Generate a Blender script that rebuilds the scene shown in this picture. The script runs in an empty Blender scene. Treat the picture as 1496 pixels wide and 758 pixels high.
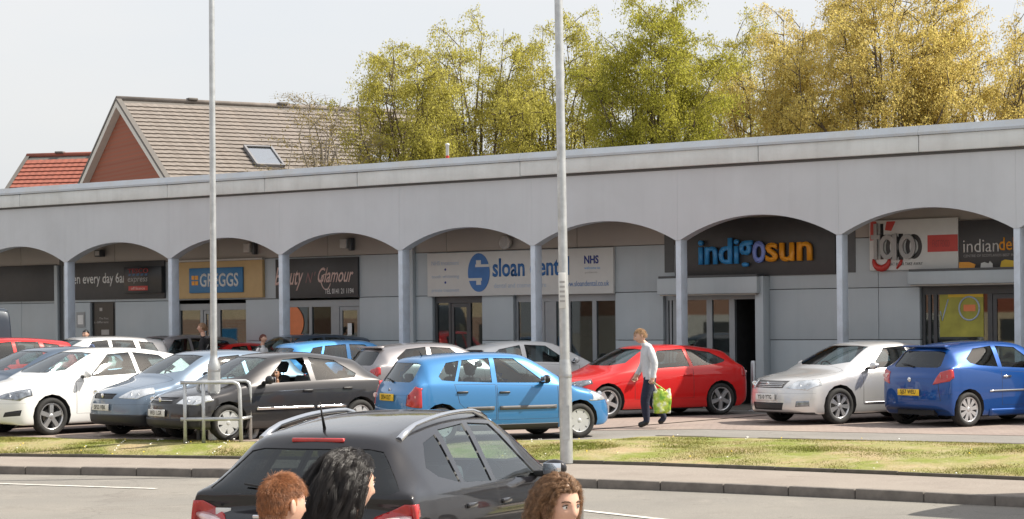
import bpy, bmesh, math, random
from mathutils import Vector, Matrix

R = math.radians
scene = bpy.context.scene
COL = scene.collection

# ------------------------------------------------------------------ camera
ROLL = 0.55
cam_data = bpy.data.cameras.new('camera')
cam_data.sensor_width = 36.0
cam_data.lens = 72.2
cam_data.shift_y = 0.0588
cam_data.clip_end = 3000
cam = bpy.data.objects.new('camera', cam_data)
COL.objects.link(cam)
cam.matrix_world = Matrix.Translation((0, 0, 1.93)) @ Matrix.Rotation(R(90), 4, 'X') @ Matrix.Rotation(R(-ROLL), 4, 'Z')
scene.camera = cam

# ------------------------------------------------------------------ sky and sun
SUN_EL = 47.0
SUN_AZ = 3.0          # from +X towards +Y, the sun stands behind the parade to the right
sd = Vector((math.cos(R(SUN_AZ)) * math.cos(R(SUN_EL)), math.sin(R(SUN_AZ)) * math.cos(R(SUN_EL)), math.sin(R(SUN_EL))))
world = bpy.data.worlds.new('World')
scene.world = world
world.use_nodes = True
wn = world.node_tree.nodes
wl = world.node_tree.links
wn.clear()
w_out = wn.new('ShaderNodeOutputWorld')
w_bg = wn.new('ShaderNodeBackground')
w_sky = wn.new('ShaderNodeTexSky')
w_sky.sky_type = 'NISHITA'
w_sky.sun_disc = False
w_sky.sun_elevation = R(SUN_EL)
w_sky.sun_rotation = R(90 - SUN_AZ)
w_sky.air_density = 1.0
w_sky.dust_density = 5.0
w_sky.ozone_density = 1.0
w_mix = wn.new('ShaderNodeMixRGB')
w_mix.blend_type = 'MIX'
w_mix.inputs[0].default_value = 0.62          # thin white overcast veil over the whole sky
w_tc = wn.new('ShaderNodeTexCoord')
w_nz = wn.new('ShaderNodeTexNoise'); w_nz.inputs['Scale'].default_value = 2.2; w_nz.inputs['Detail'].default_value = 6
w_mp = wn.new('ShaderNodeMapping'); w_mp.inputs['Scale'].default_value = (1, 1, 3)
wl.new(w_tc.outputs['Generated'], w_mp.inputs[0]); wl.new(w_mp.outputs[0], w_nz.inputs['Vector'])
w_cr = wn.new('ShaderNodeMixRGB'); w_cr.inputs[1].default_value = (8.2, 8.5, 8.9, 1); w_cr.inputs[2].default_value = (9.4, 9.2, 9.0, 1)
w_mr = wn.new('ShaderNodeMapRange'); w_mr.inputs[1].default_value = .35; w_mr.inputs[2].default_value = .65
wl.new(w_nz.outputs['Fac'], w_mr.inputs[0]); wl.new(w_mr.outputs[0], w_cr.inputs[0]); wl.new(w_cr.outputs[0], w_mix.inputs[2])
wl.new(w_sky.outputs[0], w_mix.inputs[1])
wl.new(w_mix.outputs[0], w_bg.inputs[0])
w_bg.inputs[1].default_value = 0.064
wl.new(w_bg.outputs[0], w_out.inputs[0])

sun_data = bpy.data.lights.new('sun', 'SUN')
sun_data.energy = 3.8
sun_data.angle = R(0.6)
sun_data.color = (1.0, 0.93, 0.82)
sun = bpy.data.objects.new('sun', sun_data)
COL.objects.link(sun)
sun.location = (40, 40, 60)
sun.rotation_euler = sd.to_track_quat('Z', 'Y').to_euler()

scene.view_settings.view_transform = 'Standard'
scene.view_settings.look = 'None'
scene.view_settings.exposure = 1.05
scene.view_settings.gamma = 1.0
scene.view_settings.use_curve_mapping = False
scene.render.engine = 'CYCLES'
scene.cycles.max_bounces = 8
scene.cycles.transparent_max_bounces = 16
scene.cycles.caustics_reflective = False
scene.cycles.caustics_refractive = False

# ------------------------------------------------------------------ helpers
def tag(o, label=None, cat=None, group=None, kind=None):
    if label: o['label'] = label
    if cat: o['category'] = cat
    if group: o['group'] = group
    if kind: o['kind'] = kind
    return o

def empty(name, loc=(0, 0, 0), rz=0.0, label=None, cat=None, group=None, kind=None):
    o = bpy.data.objects.new(name, None)
    o.empty_display_size = 0.3
    COL.objects.link(o)
    o.location = loc
    o.rotation_euler = (0, 0, rz)
    return tag(o, label, cat, group, kind)

def link_mesh(name, me, parent=None, mats=None):
    o = bpy.data.objects.new(name, me)
    COL.objects.link(o)
    if mats is not None:
        if not isinstance(mats, (list, tuple)): mats = [mats]
        for m in mats: me.materials.append(m)
    if parent is not None: o.parent = parent
    return o

def copy_tree(o, parent=None):
    c = o.copy()
    COL.objects.link(c)
    c.parent = parent
    for ch in list(o.children): copy_tree(ch, c)
    return c

class MB:
    """collects simple solids into one mesh"""
    def __init__(s):
        s.v = []; s.f = []; s.m = []; s.sm = []
    def add(s, vs, fs, mi=0, smooth=False):
        b = len(s.v)
        s.v += [tuple(v) for v in vs]
        for f in fs:
            s.f.append([i + b for i in f]); s.m.append(mi); s.sm.append(smooth)
        return s
    def box(s, x0, x1, y0, y1, z0, z1, mi=0, M=None):
        vs = [(x, y, z) for z in (z0, z1) for y in (y0, y1) for x in (x0, x1)]
        if M is not None: vs = [M @ Vector(v) for v in vs]
        return s.add(vs, [(0, 2, 3, 1), (4, 5, 7, 6), (0, 1, 5, 4), (2, 6, 7, 3), (0, 4, 6, 2), (1, 3, 7, 5)], mi)
    def bbox(s, x0, x1, y0, y1, z0, z1, b=0.01, mi=0, M=None):
        """box with chamfered edges"""
        bm = bmesh.new()
        bmesh.ops.create_cube(bm, size=1)
        for v in bm.verts:
            v.co = Vector(((x0 + x1) / 2 + v.co.x * (x1 - x0), (y0 + y1) / 2 + v.co.y * (y1 - y0), (z0 + z1) / 2 + v.co.z * (z1 - z0)))
        bmesh.ops.bevel(bm, geom=bm.edges[:], offset=b, segments=2, affect='EDGES', profile=0.5)
        if M is not None: bm.transform(M)
        bm.verts.index_update()
        s.add([v.co.copy() for v in bm.verts], [[v.index for v in f.verts] for f in bm.faces], mi, True)
        bm.free()
        return s
    def tube(s, pts, rad, n=8, mi=0, cap=True, smooth=True):
        pts = [Vector(p) for p in pts]
        if not isinstance(rad, (list, tuple)): rad = [rad] * len(pts)
        vs = []; fs = []
        up = Vector((0, 0, 1))
        prev = None
        for i, p in enumerate(pts):
            a = pts[max(i - 1, 0)]; b = pts[min(i + 1, len(pts) - 1)]
            d = (b - a).normalized()
            if prev is None:
                x = d.cross(up)
                if x.length < 1e-3: x = d.cross(Vector((1, 0, 0)))
            else:
                x = prev - d * prev.dot(d)
            x.normalize(); prev = x
            y = d.cross(x)
            for k in range(n):
                t = 2 * math.pi * k / n
                vs.append(p + (x * math.cos(t) + y * math.sin(t)) * rad[i])
        for i in range(len(pts) - 1):
            for k in range(n):
                fs.append((i * n + k, i * n + (k + 1) % n, (i + 1) * n + (k + 1) % n, (i + 1) * n + k))
        s.add(vs, fs, mi, smooth)
        if cap:
            m = len(pts) - 1
            s.add(vs[:n], [tuple(range(n - 1, -1, -1))], mi)
            s.add(vs[m * n:], [tuple(range(n))], mi)
        return s
    def lathe(s, prof, n=24, axis='Z', M=None, mi=0, smooth=True):
        """prof: (radius, height) pairs"""
        vs = []; fs = []
        for (r, h) in prof:
            for k in range(n):
                t = 2 * math.pi * k / n
                if axis == 'Z': v = Vector((r * math.cos(t), r * math.sin(t), h))
                else: v = Vector((r * math.cos(t), h, r * math.sin(t)))
                vs.append(M @ v if M is not None else v)
        for i in range(len(prof) - 1):
            for k in range(n):
                fs.append((i * n + k, i * n + (k + 1) % n, (i + 1) * n + (k + 1) % n, (i + 1) * n + k))
        return s.add(vs, fs, mi, smooth)
    def prism(s, poly, y0, y1, mi=0, M=None, plane='XZ'):
        """polygon in the XZ plane pushed from y0 to y1 (or XY plane, z0 to z1)"""
        n = len(poly)
        if plane == 'XZ': vs = [(p[0], y0, p[1]) for p in poly] + [(p[0], y1, p[1]) for p in poly]
        else: vs = [(p[0], p[1], y0) for p in poly] + [(p[0], p[1], y1) for p in poly]
        if M is not None: vs = [M @ Vector(v) for v in vs]
        fs = [tuple(range(n)), tuple(range(2 * n - 1, n - 1, -1))]
        for i in range(n):
            j = (i + 1) % n
            fs.append((j, i, n + i, n + j))
        return s.add(vs, fs, mi)
    def ball(s, c, r, mi=0, n=10, sc=(1, 1, 1)):
        vs = []; fs = []
        m = n // 2 + 1
        for i in range(m + 1):
            a = math.pi * i / m
            for k in range(n):
                t = 2 * math.pi * k / n
                vs.append((c[0] + r * sc[0] * math.sin(a) * math.cos(t), c[1] + r * sc[1] * math.sin(a) * math.sin(t), c[2] + r * sc[2] * math.cos(a)))
        for i in range(m):
            for k in range(n):
                fs.append((i * n + k, (i + 1) * n + k, (i + 1) * n + (k + 1) % n, i * n + (k + 1) % n))
        return s.add(vs, fs, mi, True)
    def mesh(s, name, recalc=True):
        me = bpy.data.meshes.new(name)
        me.from_pydata(s.v, [], s.f)
        me.polygons.foreach_set('material_index', s.m)
        me.polygons.foreach_set('use_smooth', s.sm)
        if recalc:
            bm = bmesh.new(); bm.from_mesh(me)
            bmesh.ops.remove_doubles(bm, verts=bm.verts[:], dist=1e-5)
            bmesh.ops.recalc_face_normals(bm, faces=bm.faces[:])
            bm.to_mesh(me); bm.free()
        me.update()
        return me
    def build(s, name, mats, parent=None, loc=None, rz=None, recalc=True):
        o = link_mesh(name, s.mesh(name, recalc), parent, mats)
        if loc is not None: o.location = loc
        if rz is not None: o.rotation_euler = (0, 0, rz)
        return o

# ------------------------------------------------------------------ materials
MATS = {}
def nodes_of(name):
    m = bpy.data.materials.new(name)
    m.use_nodes = True
    nt = m.node_tree
    b = nt.nodes['Principled BSDF']
    MATS[name] = m
    return m, nt, b

def pm(name, col, rough=0.6, metal=0.0, var=0.08, scale=6.0, bump=0.0, bscale=60.0, spec=None, coat=0.0, coat_rough=0.03, dirt=None, dscale=1.2, damt=0.4, streak=0.0):
    """principled material with a noise tint, optional relief and blotches of a second colour"""
    m, nt, b = nodes_of(name)
    N = nt.nodes; Lk = nt.links
    tc = N.new('ShaderNodeTexCoord')
    nz = N.new('ShaderNodeTexNoise'); nz.inputs['Scale'].default_value = scale; nz.inputs['Detail'].default_value = 5
    Lk.new(tc.outputs['Object'], nz.inputs['Vector'])
    mr = N.new('ShaderNodeMapRange'); mr.inputs[1].default_value = 0.25; mr.inputs[2].default_value = 0.75
    mr.inputs[3].default_value = 1 - var; mr.inputs[4].default_value = 1 + var
    Lk.new(nz.outputs['Fac'], mr.inputs[0])
    mx = N.new('ShaderNodeMixRGB'); mx.blend_type = 'MULTIPLY'; mx.inputs[0].default_value = 1
    mx.inputs[1].default_value = (*col, 1)
    Lk.new(mr.outputs[0], mx.inputs[2])
    out = mx.outputs[0]
    if dirt is not None:
        n2 = N.new('ShaderNodeTexNoise'); n2.inputs['Scale'].default_value = dscale; n2.inputs['Detail'].default_value = 7; n2.inputs['Roughness'].default_value = 0.65
        Lk.new(tc.outputs['Object'], n2.inputs['Vector'])
        r2 = N.new('ShaderNodeMapRange'); r2.inputs[1].default_value = 0.45; r2.inputs[2].default_value = 0.7
        r2.inputs[3].default_value = 0; r2.inputs[4].default_value = damt
        Lk.new(n2.outputs['Fac'], r2.inputs[0])
        m2 = N.new('ShaderNodeMixRGB'); m2.inputs[2].default_value = (*dirt, 1)
        Lk.new(r2.outputs[0], m2.inputs[0]); Lk.new(out, m2.inputs[1])
        out = m2.outputs[0]
    if streak:
        mp = N.new('ShaderNodeMapping'); mp.inputs['Scale'].default_value = (3.0, 3.0, .10)
        Lk.new(tc.outputs['Object'], mp.inputs[0])
        n4 = N.new('ShaderNodeTexNoise'); n4.inputs['Scale'].default_value = 1.6; n4.inputs['Detail'].default_value = 8; n4.inputs['Roughness'].default_value = .7
        Lk.new(mp.outputs[0], n4.inputs['Vector'])
        r4 = N.new('ShaderNodeMapRange'); r4.inputs[1].default_value = .48; r4.inputs[2].default_value = .75; r4.inputs[3].default_value = 1.0; r4.inputs[4].default_value = 1 - streak
        Lk.new(n4.outputs['Fac'], r4.inputs[0])
        m4 = N.new('ShaderNodeMixRGB'); m4.blend_type = 'MULTIPLY'; m4.inputs[0].default_value = 1
        Lk.new(out, m4.inputs[1]); Lk.new(r4.outputs[0], m4.inputs[2])
        out = m4.outputs[0]
    Lk.new(out, b.inputs['Base Color'])
    b.inputs['Roughness'].default_value = rough
    b.inputs['Metallic'].default_value = metal
    if spec is not None: b.inputs['Specular IOR Level'].default_value = spec
    if coat:
        b.inputs['Coat Weight'].default_value = coat
        b.inputs['Coat Roughness'].default_value = coat_rough
    if bump:
        n3 = N.new('ShaderNodeTexNoise'); n3.inputs['Scale'].default_value = bscale; n3.inputs['Detail'].default_value = 4
        Lk.new(tc.outputs['Object'], n3.inputs['Vector'])
        bp = N.new('ShaderNodeBump'); bp.inputs['Strength'].default_value = bump; bp.inputs['Distance'].default_value = 0.02
        Lk.new(n3.outputs['Fac'], bp.inputs['Height']); Lk.new(bp.outputs[0], b.inputs['Normal'])
    return m

def glass(name, tint, refl=1.45, rough=0.015):
    """thin pane: tinted see-through with a fresnel mirror"""
    m = bpy.data.materials.new(name); m.use_nodes = True; MATS[name] = m
    nt = m.node_tree; N = nt.nodes; Lk = nt.links
    N.clear()
    o = N.new('ShaderNodeOutputMaterial')
    tr = N.new('ShaderNodeBsdfTransparent'); tr.inputs[0].default_value = (*tint, 1)
    gl = N.new('ShaderNodeBsdfGlossy'); gl.inputs['Roughness'].default_value = rough; gl.inputs[0].default_value = (0.95, 0.97, 0.98, 1)
    fr = N.new('ShaderNodeFresnel')
    ge = N.new('ShaderNodeNewGeometry')
    mi = N.new('ShaderNodeMapRange'); mi.inputs[3].default_value = refl; mi.inputs[4].default_value = 1 / refl   # same mirror from both sides of the pane
    Lk.new(ge.outputs['Backfacing'], mi.inputs[0]); Lk.new(mi.outputs[0], fr.inputs[0])
    ms = N.new('ShaderNodeMixShader')
    Lk.new(fr.outputs[0], ms.inputs[0]); Lk.new(tr.outputs[0], ms.inputs[1]); Lk.new(gl.outputs[0], ms.inputs[2])
    Lk.new(ms.outputs[0], o.inputs[0])
    return m

def paint(name, col, metal=0.0, rough=0.35, coat=1.0):
    m = pm(name, col, rough=rough, metal=metal, spec=0.12, var=0.03, scale=3.0, coat=coat, coat_rough=0.025, dirt=(col[0] * 0.85 + .008, col[1] * 0.85 + .007, col[2] * 0.85 + .006), dscale=1.5, damt=0.3)
    return m

def text_mesh(body, size, depth=0.0, bold=0.0, shear=0.0, spacing=1.0, sx=1.0, align='LEFT'):
    """text outline turned into mesh data, standing in the XZ plane and facing -Y"""
    cu = bpy.data.curves.new('lettering', 'FONT')
    cu.body = body; cu.size = size; cu.extrude = depth; cu.offset = bold; cu.shear = shear
    cu.space_character = spacing; cu.align_x = align; cu.align_y = 'BOTTOM_BASELINE' if False else 'BOTTOM'
    cu.resolution_u = 3
    ob = bpy.data.objects.new('lettering', cu)
    COL.objects.link(ob)
    dg = bpy.context.evaluated_depsgraph_get()
    me = bpy.data.meshes.new_from_object(ob.evaluated_get(dg))
    bpy.data.objects.remove(ob); bpy.data.curves.remove(cu)
    me.materials.clear()
    M = Matrix.Rotation(R(90), 4, 'X') @ Matrix.Diagonal((sx, 1, 1, 1))
    me.transform(M)
    return me

def text_fit(body, x0, x1, z0, z1, y, parent, m, depth=0.004, bold=0.0, shear=0.0, name='lettering'):
    """lettering scaled to fill the given box on a board's face"""
    me = text_mesh(body, 1.0, 0, bold, shear)
    xs = [v.co.x for v in me.vertices]; zs = [v.co.z for v in me.vertices]
    ax, bx, az, bz = min(xs), max(xs), min(zs), max(zs)
    sx = (x1 - x0) / (bx - ax); sz = (z1 - z0) / (bz - az)
    for v in me.vertices:
        v.co = ((v.co.x - ax) * sx + x0, y, (v.co.z - az) * sz + z0)
    if depth:
        bm = bmesh.new(); bm.from_mesh(me)
        r = bmesh.ops.extrude_face_region(bm, geom=bm.faces[:])
        for g in r['geom']:
            if isinstance(g, bmesh.types.BMVert): g.co.y -= depth
        bmesh.ops.recalc_face_normals(bm, faces=bm.faces[:])
        bm.to_mesh(me); bm.free()
    return link_mesh(name, me, parent, m)
# ------------------------------------------------------------------ car builder
from mathutils.bvhtree import BVHTree
from mathutils.interpolate import poly_3d_calc

def lerp(a, b, t): return a + (b - a) * t

def interp(tab, x):
    if x <= tab[0][0]: return tab[0][1]
    for (x0, v0), (x1, v1) in zip(tab, tab[1:]):
        if x <= x1: return lerp(v0, v1, (x - x0) / max(x1 - x0, 1e-6))
    return tab[-1][1]

def car_stations(P):
    L, H, hz = P['L'], P['H'], P['hz']
    cx, cz, wx, rx, rz, gx, gz, tz = P['cx'], P['cz'], P['wx'], P['rx'], P['rz'], P['gx'], P['gz'], P['tz']
    gf, g, gr = P.get('gf', .2), P.get('g', .2), P.get('gr', .24)
    bf, br = P['bf'], P['br']
    fo = P['fo']
    B = [(cx, bf), (gx, br)]
    rw = P.get('rw', .69)
    nose = P.get('nose', .12)
    tb = P.get('tail', .10)
    hmid = lerp(hz, cz, .55)
    S = []
    S.append((nose, .84, gf + .03, hz - .10, .58, hz - .085, hz - .07, -nose))
    S.append((nose + .10, .93, gf, hz - .02, .62, hz - .005, hz + .012, -nose * .95))
    S.append((.48, .985, gf + .0, lerp(hz, bf, .22), .68, lerp(hz, cz, .28), lerp(hz, cz, .32) + .015, -.05))
    S.append((fo + .1, 1.0, g, lerp(hz, bf, .62), .72, lerp(hz, cz, .66), lerp(hz, cz, .70) + .02, -.04))
    S.append((cx - .12, 1.0, g, bf - .015, .78, cz - .05, cz - .005, -.08))
    S.append((cx + .06, 1.0, g, bf, .80, cz + .02, cz + .045, -.16))
    for t in (.4, .8):
        S.append((lerp(cx, wx, t), 1.0, g, interp(B, lerp(cx, wx, t)), lerp(.81, rw, t), lerp(cz, H - .075, t) + .015, lerp(cz, H - .03, t) + .03, -.15 + .03 * t))
    S.append((wx + .03, 1.0, g, interp(B, wx), rw, H - .07, H - .028, -.10))
    S.append((wx + .28, 1.0, g, interp(B, wx + .28), rw, H - .05, H - .006, -.03))
    xm = lerp(wx, rx, .5)
    S.append((xm, 1.0, g, interp(B, xm), rw, H - .045, H, 0))
    S.append((lerp(wx, rx, .78), 1.0, g, interp(B, lerp(wx, rx, .78)), rw - .01, lerp(H, rz, .6) - .05, lerp(H, rz, .55), .02))
    S.append((rx - .05, P.get('wq', .99), g, interp(B, rx), rw - .03, rz - .055, rz - .008, .05))
    S.append((rx + .04, P.get('wq', .99), g, interp(B, rx), rw - .035, rz - .085, rz - .04, .07))
    for t in (.35, .75):
        S.append((lerp(rx, gx, t), .98, g, interp(B, lerp(rx, gx, t)), lerp(rw - .03, .76, t), lerp(rz - .08, gz, t), lerp(rz - .035, gz + .02, t), .09))
    S.append((gx, .975, gr, br - .02, .78, gz - .01, gz + .01, .09))
    if L - tb - gx > .3:
        S.append((lerp(gx, L - tb, .5), .965, gr, lerp(br - .02, tz, .5), .76, lerp(gz, tz, .5), lerp(gz, tz, .5) + .015, .06))
    S.append((L - tb - .05, .945, gr + .02, tz - .03, .74, tz - .012, tz, .08))
    S.append((L - tb, .90, gr + .05, tz - .09, .68, tz - .075, tz - .065, tb))
    return S

def car_shell(P, level=2):
    L, W = P['L'], P['W']
    hw = W / 2
    S = car_stations(P)
    N = len(S)
    cache = {}; V = []; Fc = []
    def vid(key, co):
        if key not in cache:
            cache[key] = len(V); V.append(co)
        return cache[key]
    colf = {0: 0, 1: .5, 2: .85, 3: 1.0}
    def top(i, c):
        x, wf, zb, zs, rw, zr, zc, dx = S[i]
        s = 1 if c >= 0 else -1
        a = abs(c)
        if a == 3: return vid(('t', i, c), (x, s * hw * wf * .945, zs))
        if a == 2: return vid(('t', i, c), (x + dx * .30, s * hw * rw, zr))
        if a == 1: return vid(('t', i, c), (x + dx * .82, s * hw * rw * .58, lerp(zr, zc, .80)))
        return vid(('t', i, 0), (x + dx, 0, zc))
    def bot(i, c):
        x, wf, zb, zs, rw, zr, zc, dx = S[i]
        s = 1 if c >= 0 else -1
        f = colf[abs(c)]
        xx = x + (dx * (1 - f * f) if i in (0, N - 1) else 0)
        return vid(('b', i, c if c else 0), (xx, s * f * hw * wf * .95, zb))
    ROW = {1: (.985, .10), 2: (1.0, .48), 3: (.988, .86)}
    def side(i, j, s):
        if j == 0: return bot(i, 3 * s)
        if j == 4: return top(i, 3 * s)
        x, wf, zb, zs, rw, zr, zc, dx = S[i]
        wfac, zf = ROW[j]
        return vid(('s', i, j, s), (x, s * hw * wf * wfac, lerp(zb, zs, zf)))
    bo_f, bo_r = P.get('bo_f', .035), P.get('bo_r', .03)
    def cap(i, j, c):
        if abs(c) == 3: return side(i, j, 1 if c > 0 else -1)
        if j == 0: return bot(i, c)
        if j == 4: return top(i, c)
        x, wf, zb, zs, rw, zr, zc, dx = S[i]
        wfac, zf = ROW[j]
        s = 1 if c >= 0 else -1
        f = colf[abs(c)]
        out = {1: 1.0, 2: 1.0, 3: .35}[j]
        xx = x + dx * (1 - f ** 2.4) + (-bo_f if i == 0 else bo_r) * out
        return vid(('k', i, j, c), (xx, s * f * hw * wf * wfac, lerp(zb, lerp(zs, zc, 1 - f), zf)))
    for i in range(N - 1):
        for c in range(-3, 3):
            Fc.append((top(i, c), top(i, c + 1), top(i + 1, c + 1), top(i + 1, c)))
            Fc.append((bot(i, c), bot(i + 1, c), bot(i + 1, c + 1), bot(i, c + 1)))
        for j in range(4):
            for s in (1, -1):
                Fc.append((side(i, j, s), side(i, j + 1, s), side(i + 1, j + 1, s), side(i + 1, j, s)))
    for i in (0, N - 1):
        for j in range(4):
            for c in range(-3, 3):
                Fc.append((cap(i, j, c), cap(i, j, c + 1), cap(i, j + 1, c + 1), cap(i, j + 1, c)))
    me = bpy.data.meshes.new('cage')
    me.from_pydata(V, [], Fc)
    bm = bmesh.new(); bm.from_mesh(me)
    bmesh.ops.recalc_face_normals(bm, faces=bm.faces[:])
    cl = bm.edges.layers.float.get('crease_edge') or bm.edges.layers.float.new('crease_edge')
    inv = {v: k for k, v in cache.items()}
    bm.verts.ensure_lookup_table()
    for e in bm.edges:
        k0, k1 = inv[e.verts[0].index], inv[e.verts[1].index]
        if k0[0] == 't' and k1[0] == 't' and k0[2] == k1[2]:
            if abs(k0[2]) == 3 and 3 <= min(k0[1], k1[1]): e[cl] = .45
            if abs(k0[2]) == 2: e[cl] = .3
        if k0[0] == 't' and k1[0] == 't' and k0[1] == k1[1] and k0[1] in (5,): e[cl] = .5
        if k0[0] == 'b' and k1[0] == 'b' and k0[2] == k1[2] and abs(k0[2]) == 3: e[cl] = .5
    bm.to_mesh(me); bm.free()
    ob = bpy.data.objects.new('cage', me)
    COL.objects.link(ob)
    md = ob.modifiers.new('s', 'SUBSURF'); md.levels = level; md.render_levels = level
    dg = bpy.context.evaluated_depsgraph_get()
    m2 = bpy.data.meshes.new_from_object(ob.evaluated_get(dg))
    bm = bmesh.new(); bm.from_mesh(m2)
    bpy.data.objects.remove(ob); bpy.data.meshes.remove(me); bpy.data.meshes.remove(m2)
    for v in bm.verts: v.co.x = L / 2 - v.co.x          # forward is +X from here on
    bmesh.ops.recalc_face_normals(bm, faces=bm.faces[:])
    if bm.calc_volume(signed=True) < 0: bmesh.ops.reverse_faces(bm, faces=bm.faces[:])
    for f in bm.faces: f.smooth = True; f.material_index = 0
    return bm

def cut_poly(bm, poly, plane, cond):
    """cut a convex outline (in 'xz' or 'yz') into the faces that meet cond; gives back the faces inside it"""
    ax = {'xz': (0, 2), 'yz': (1, 2), 'xy': (0, 1)}[plane]
    xs = [p[0] for p in poly]; zs = [p[1] for p in poly]
    m = .3
    fs = []
    i0, i1 = ax
    u0, u1, v0, v1 = min(xs), max(xs), min(zs), max(zs)
    for f in bm.faces:
        a0 = b0 = 1e9; a1 = b1 = -1e9
        c = f.verts[0].co
        if not (u0 - m < c[i0] < u1 + m and v0 - m < c[i1] < v1 + m): continue
        if cond(f, f.calc_center_median()): fs.append(f)
    cx = sum(xs) / len(xs); cz = sum(zs) / len(zs)
    n = len(poly)
    for i in range(n):
        p, q = poly[i], poly[(i + 1) % n]
        nx, nz = q[1] - p[1], -(q[0] - p[0])
        if nx * (cx - p[0]) + nz * (cz - p[1]) < 0: nx, nz = -nx, -nz
        co = [0, 0, 0]; no = [0, 0, 0]
        co[ax[0]] = p[0]; co[ax[1]] = p[1]; no[ax[0]] = nx; no[ax[1]] = nz
        co = Vector(co); no = Vector(no).normalized()
        geom = set(fs)
        for f in fs:
            geom.update(f.edges); geom.update(f.verts)
        r = bmesh.ops.bisect_plane(bm, geom=list(geom), dist=1e-5, plane_co=co, plane_no=no)
        cand = set(fs) | {g for g in r['geom'] if isinstance(g, bmesh.types.BMFace)}
        fs = [f for f in cand if f.is_valid and (f.calc_center_median() - co).dot(no) > 1e-5]
        if not fs: return []
    return fs

def patch_mesh(bm, faces, off=0.0, rim=0.0):
    """copy faces to a mesh of their own, pushed out by off, its border turned back by rim"""
    nb = bmesh.new()
    mp = {}
    for f in faces:
        for v in f.verts:
            if v not in mp:
                nv = nb.verts.new(v.co + v.normal * off); mp[v] = nv
        try:
            nf = nb.faces.new([mp[v] for v in f.verts]); nf.smooth = True
        except ValueError: pass
    if rim:
        nrm = {mp[v]: v.normal.copy() for v in mp}
        be = [e for e in nb.edges if len(e.link_faces) == 1]
        old = {v.index: v for v in []}
        r = bmesh.ops.extrude_edge_only(nb, edges=be)
        nv = [g for g in r['geom'] if isinstance(g, bmesh.types.BMVert)]
        for v in nv:
            src = None
            for e in v.link_edges:
                o = e.other_vert(v)
                if o in nrm: src = o
            if src is not None: v.co = src.co - nrm[src] * rim
    me = bpy.data.meshes.new('patch')
    nb.to_mesh(me); nb.free()
    return me

def open_up(bm, faces, move, mi):
    """remove faces and turn the border of the hole inwards"""
    fset = set(faces)
    be = set()
    for f in faces:
        for e in f.edges:
            if any(g not in fset for g in e.link_faces): be.add(e)
    bmesh.ops.delete(bm, geom=list(fset), context='FACES')
    be = [e for e in be if e.is_valid]
    nrm = {}
    for e in be:
        for v in e.verts: nrm[v] = v.normal.copy()
    r = bmesh.ops.extrude_edge_only(bm, edges=be)
    for g in r['geom']:
        if isinstance(g, bmesh.types.BMFace): g.material_index = mi; g.smooth = False
        if isinstance(g, bmesh.types.BMVert):
            src = None
            for e in g.link_edges:
                o = e.other_vert(g)
                if o in nrm and e not in be: src = o
            g.co = move(g.co.copy(), nrm.get(src, Vector((0, 0, 1))))

def shrink(poly, d):
    cx = sum(p[0] for p in poly) / len(poly); cz = sum(p[1] for p in poly) / len(poly)
    out = []
    for p in poly:
        v = Vector((p[0] - cx, p[1] - cz)); l = v.length
        v *= (l - d * 1.3) / l
        out.append((cx + v.x, cz + v.y))
    return out

def wheel_meshes(key, r, w, spokes, style, rim_r):
    """tyre and rim data, axis along Y, outer face towards -Y"""
    t = MB()
    prof = [(rim_r * .98, -w * .40), (rim_r + .012, -w * .47), (rim_r + .35 * (r - rim_r), -w * .52), (rim_r + .72 * (r - rim_r), -w * .50),
            (r - .012, -w * .42), (r, -w * .30), (r, w * .30), (r - .012, w * .42), (rim_r + .5 * (r - rim_r), w * .52), (rim_r * .98, w * .40)]
    t.lathe(prof, 28, 'Y')
    tm = t.mesh('tyre')
    k = MB()
    k.lathe([(rim_r, -w * .43), (rim_r * .94, -w * .44), (rim_r * .90, -w * .30), (rim_r * .88, w * .3)], 28, 'Y', mi=0)
    k.lathe([(rim_r * .90, -w * .02), (0.001, -w * .02)], 28, 'Y', mi=1)
    k.lathe([(rim_r * .24, -w * .02), (rim_r * .24, -w * .36), (rim_r * .17, -w * .42), (0.001, -w * .42)], 14, 'Y', mi=0)
    k.lathe([(rim_r * .60, -w * .06), (rim_r * .60, -w * .10), (0.001, -w * .10)], 20, 'Y', mi=2)
    for i in range(spokes):
        a0 = 2 * math.pi * i / spokes + .3
        subs = [0] if style in ('wide', 'cover') else [-.11, .11]
        for da in subs:
            a = a0 + da
            M = Matrix.Rotation(-a, 4, 'Y')
            h0, h1 = {'wide': (.15, .17), 'cover': (.20, .34), 'split': (.07, .085)}[style]
            h0 *= rim_r; h1 *= rim_r
            v = [(rim_r * .14, -w * .40, -h0), (rim_r * .95, -w * .41, -h1), (rim_r * .95, -w * .41, h1), (rim_r * .14, -w * .40, h0),
                 (rim_r * .14, -w * .22, -h0 * 1.1), (rim_r * .95, -w * .25, -h1 * 1.1), (rim_r * .95, -w * .25, h1 * 1.1), (rim_r * .14, -w * .22, h0 * 1.1)]
            k.add([M @ Vector(q) for q in v], [(0, 1, 2, 3), (4, 7, 6, 5), (0, 4, 5, 1), (1, 5, 6, 2), (2, 6, 7, 3), (3, 7, 4, 0)], 0)
    km = k.mesh('rim')
    return tm, km

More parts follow.
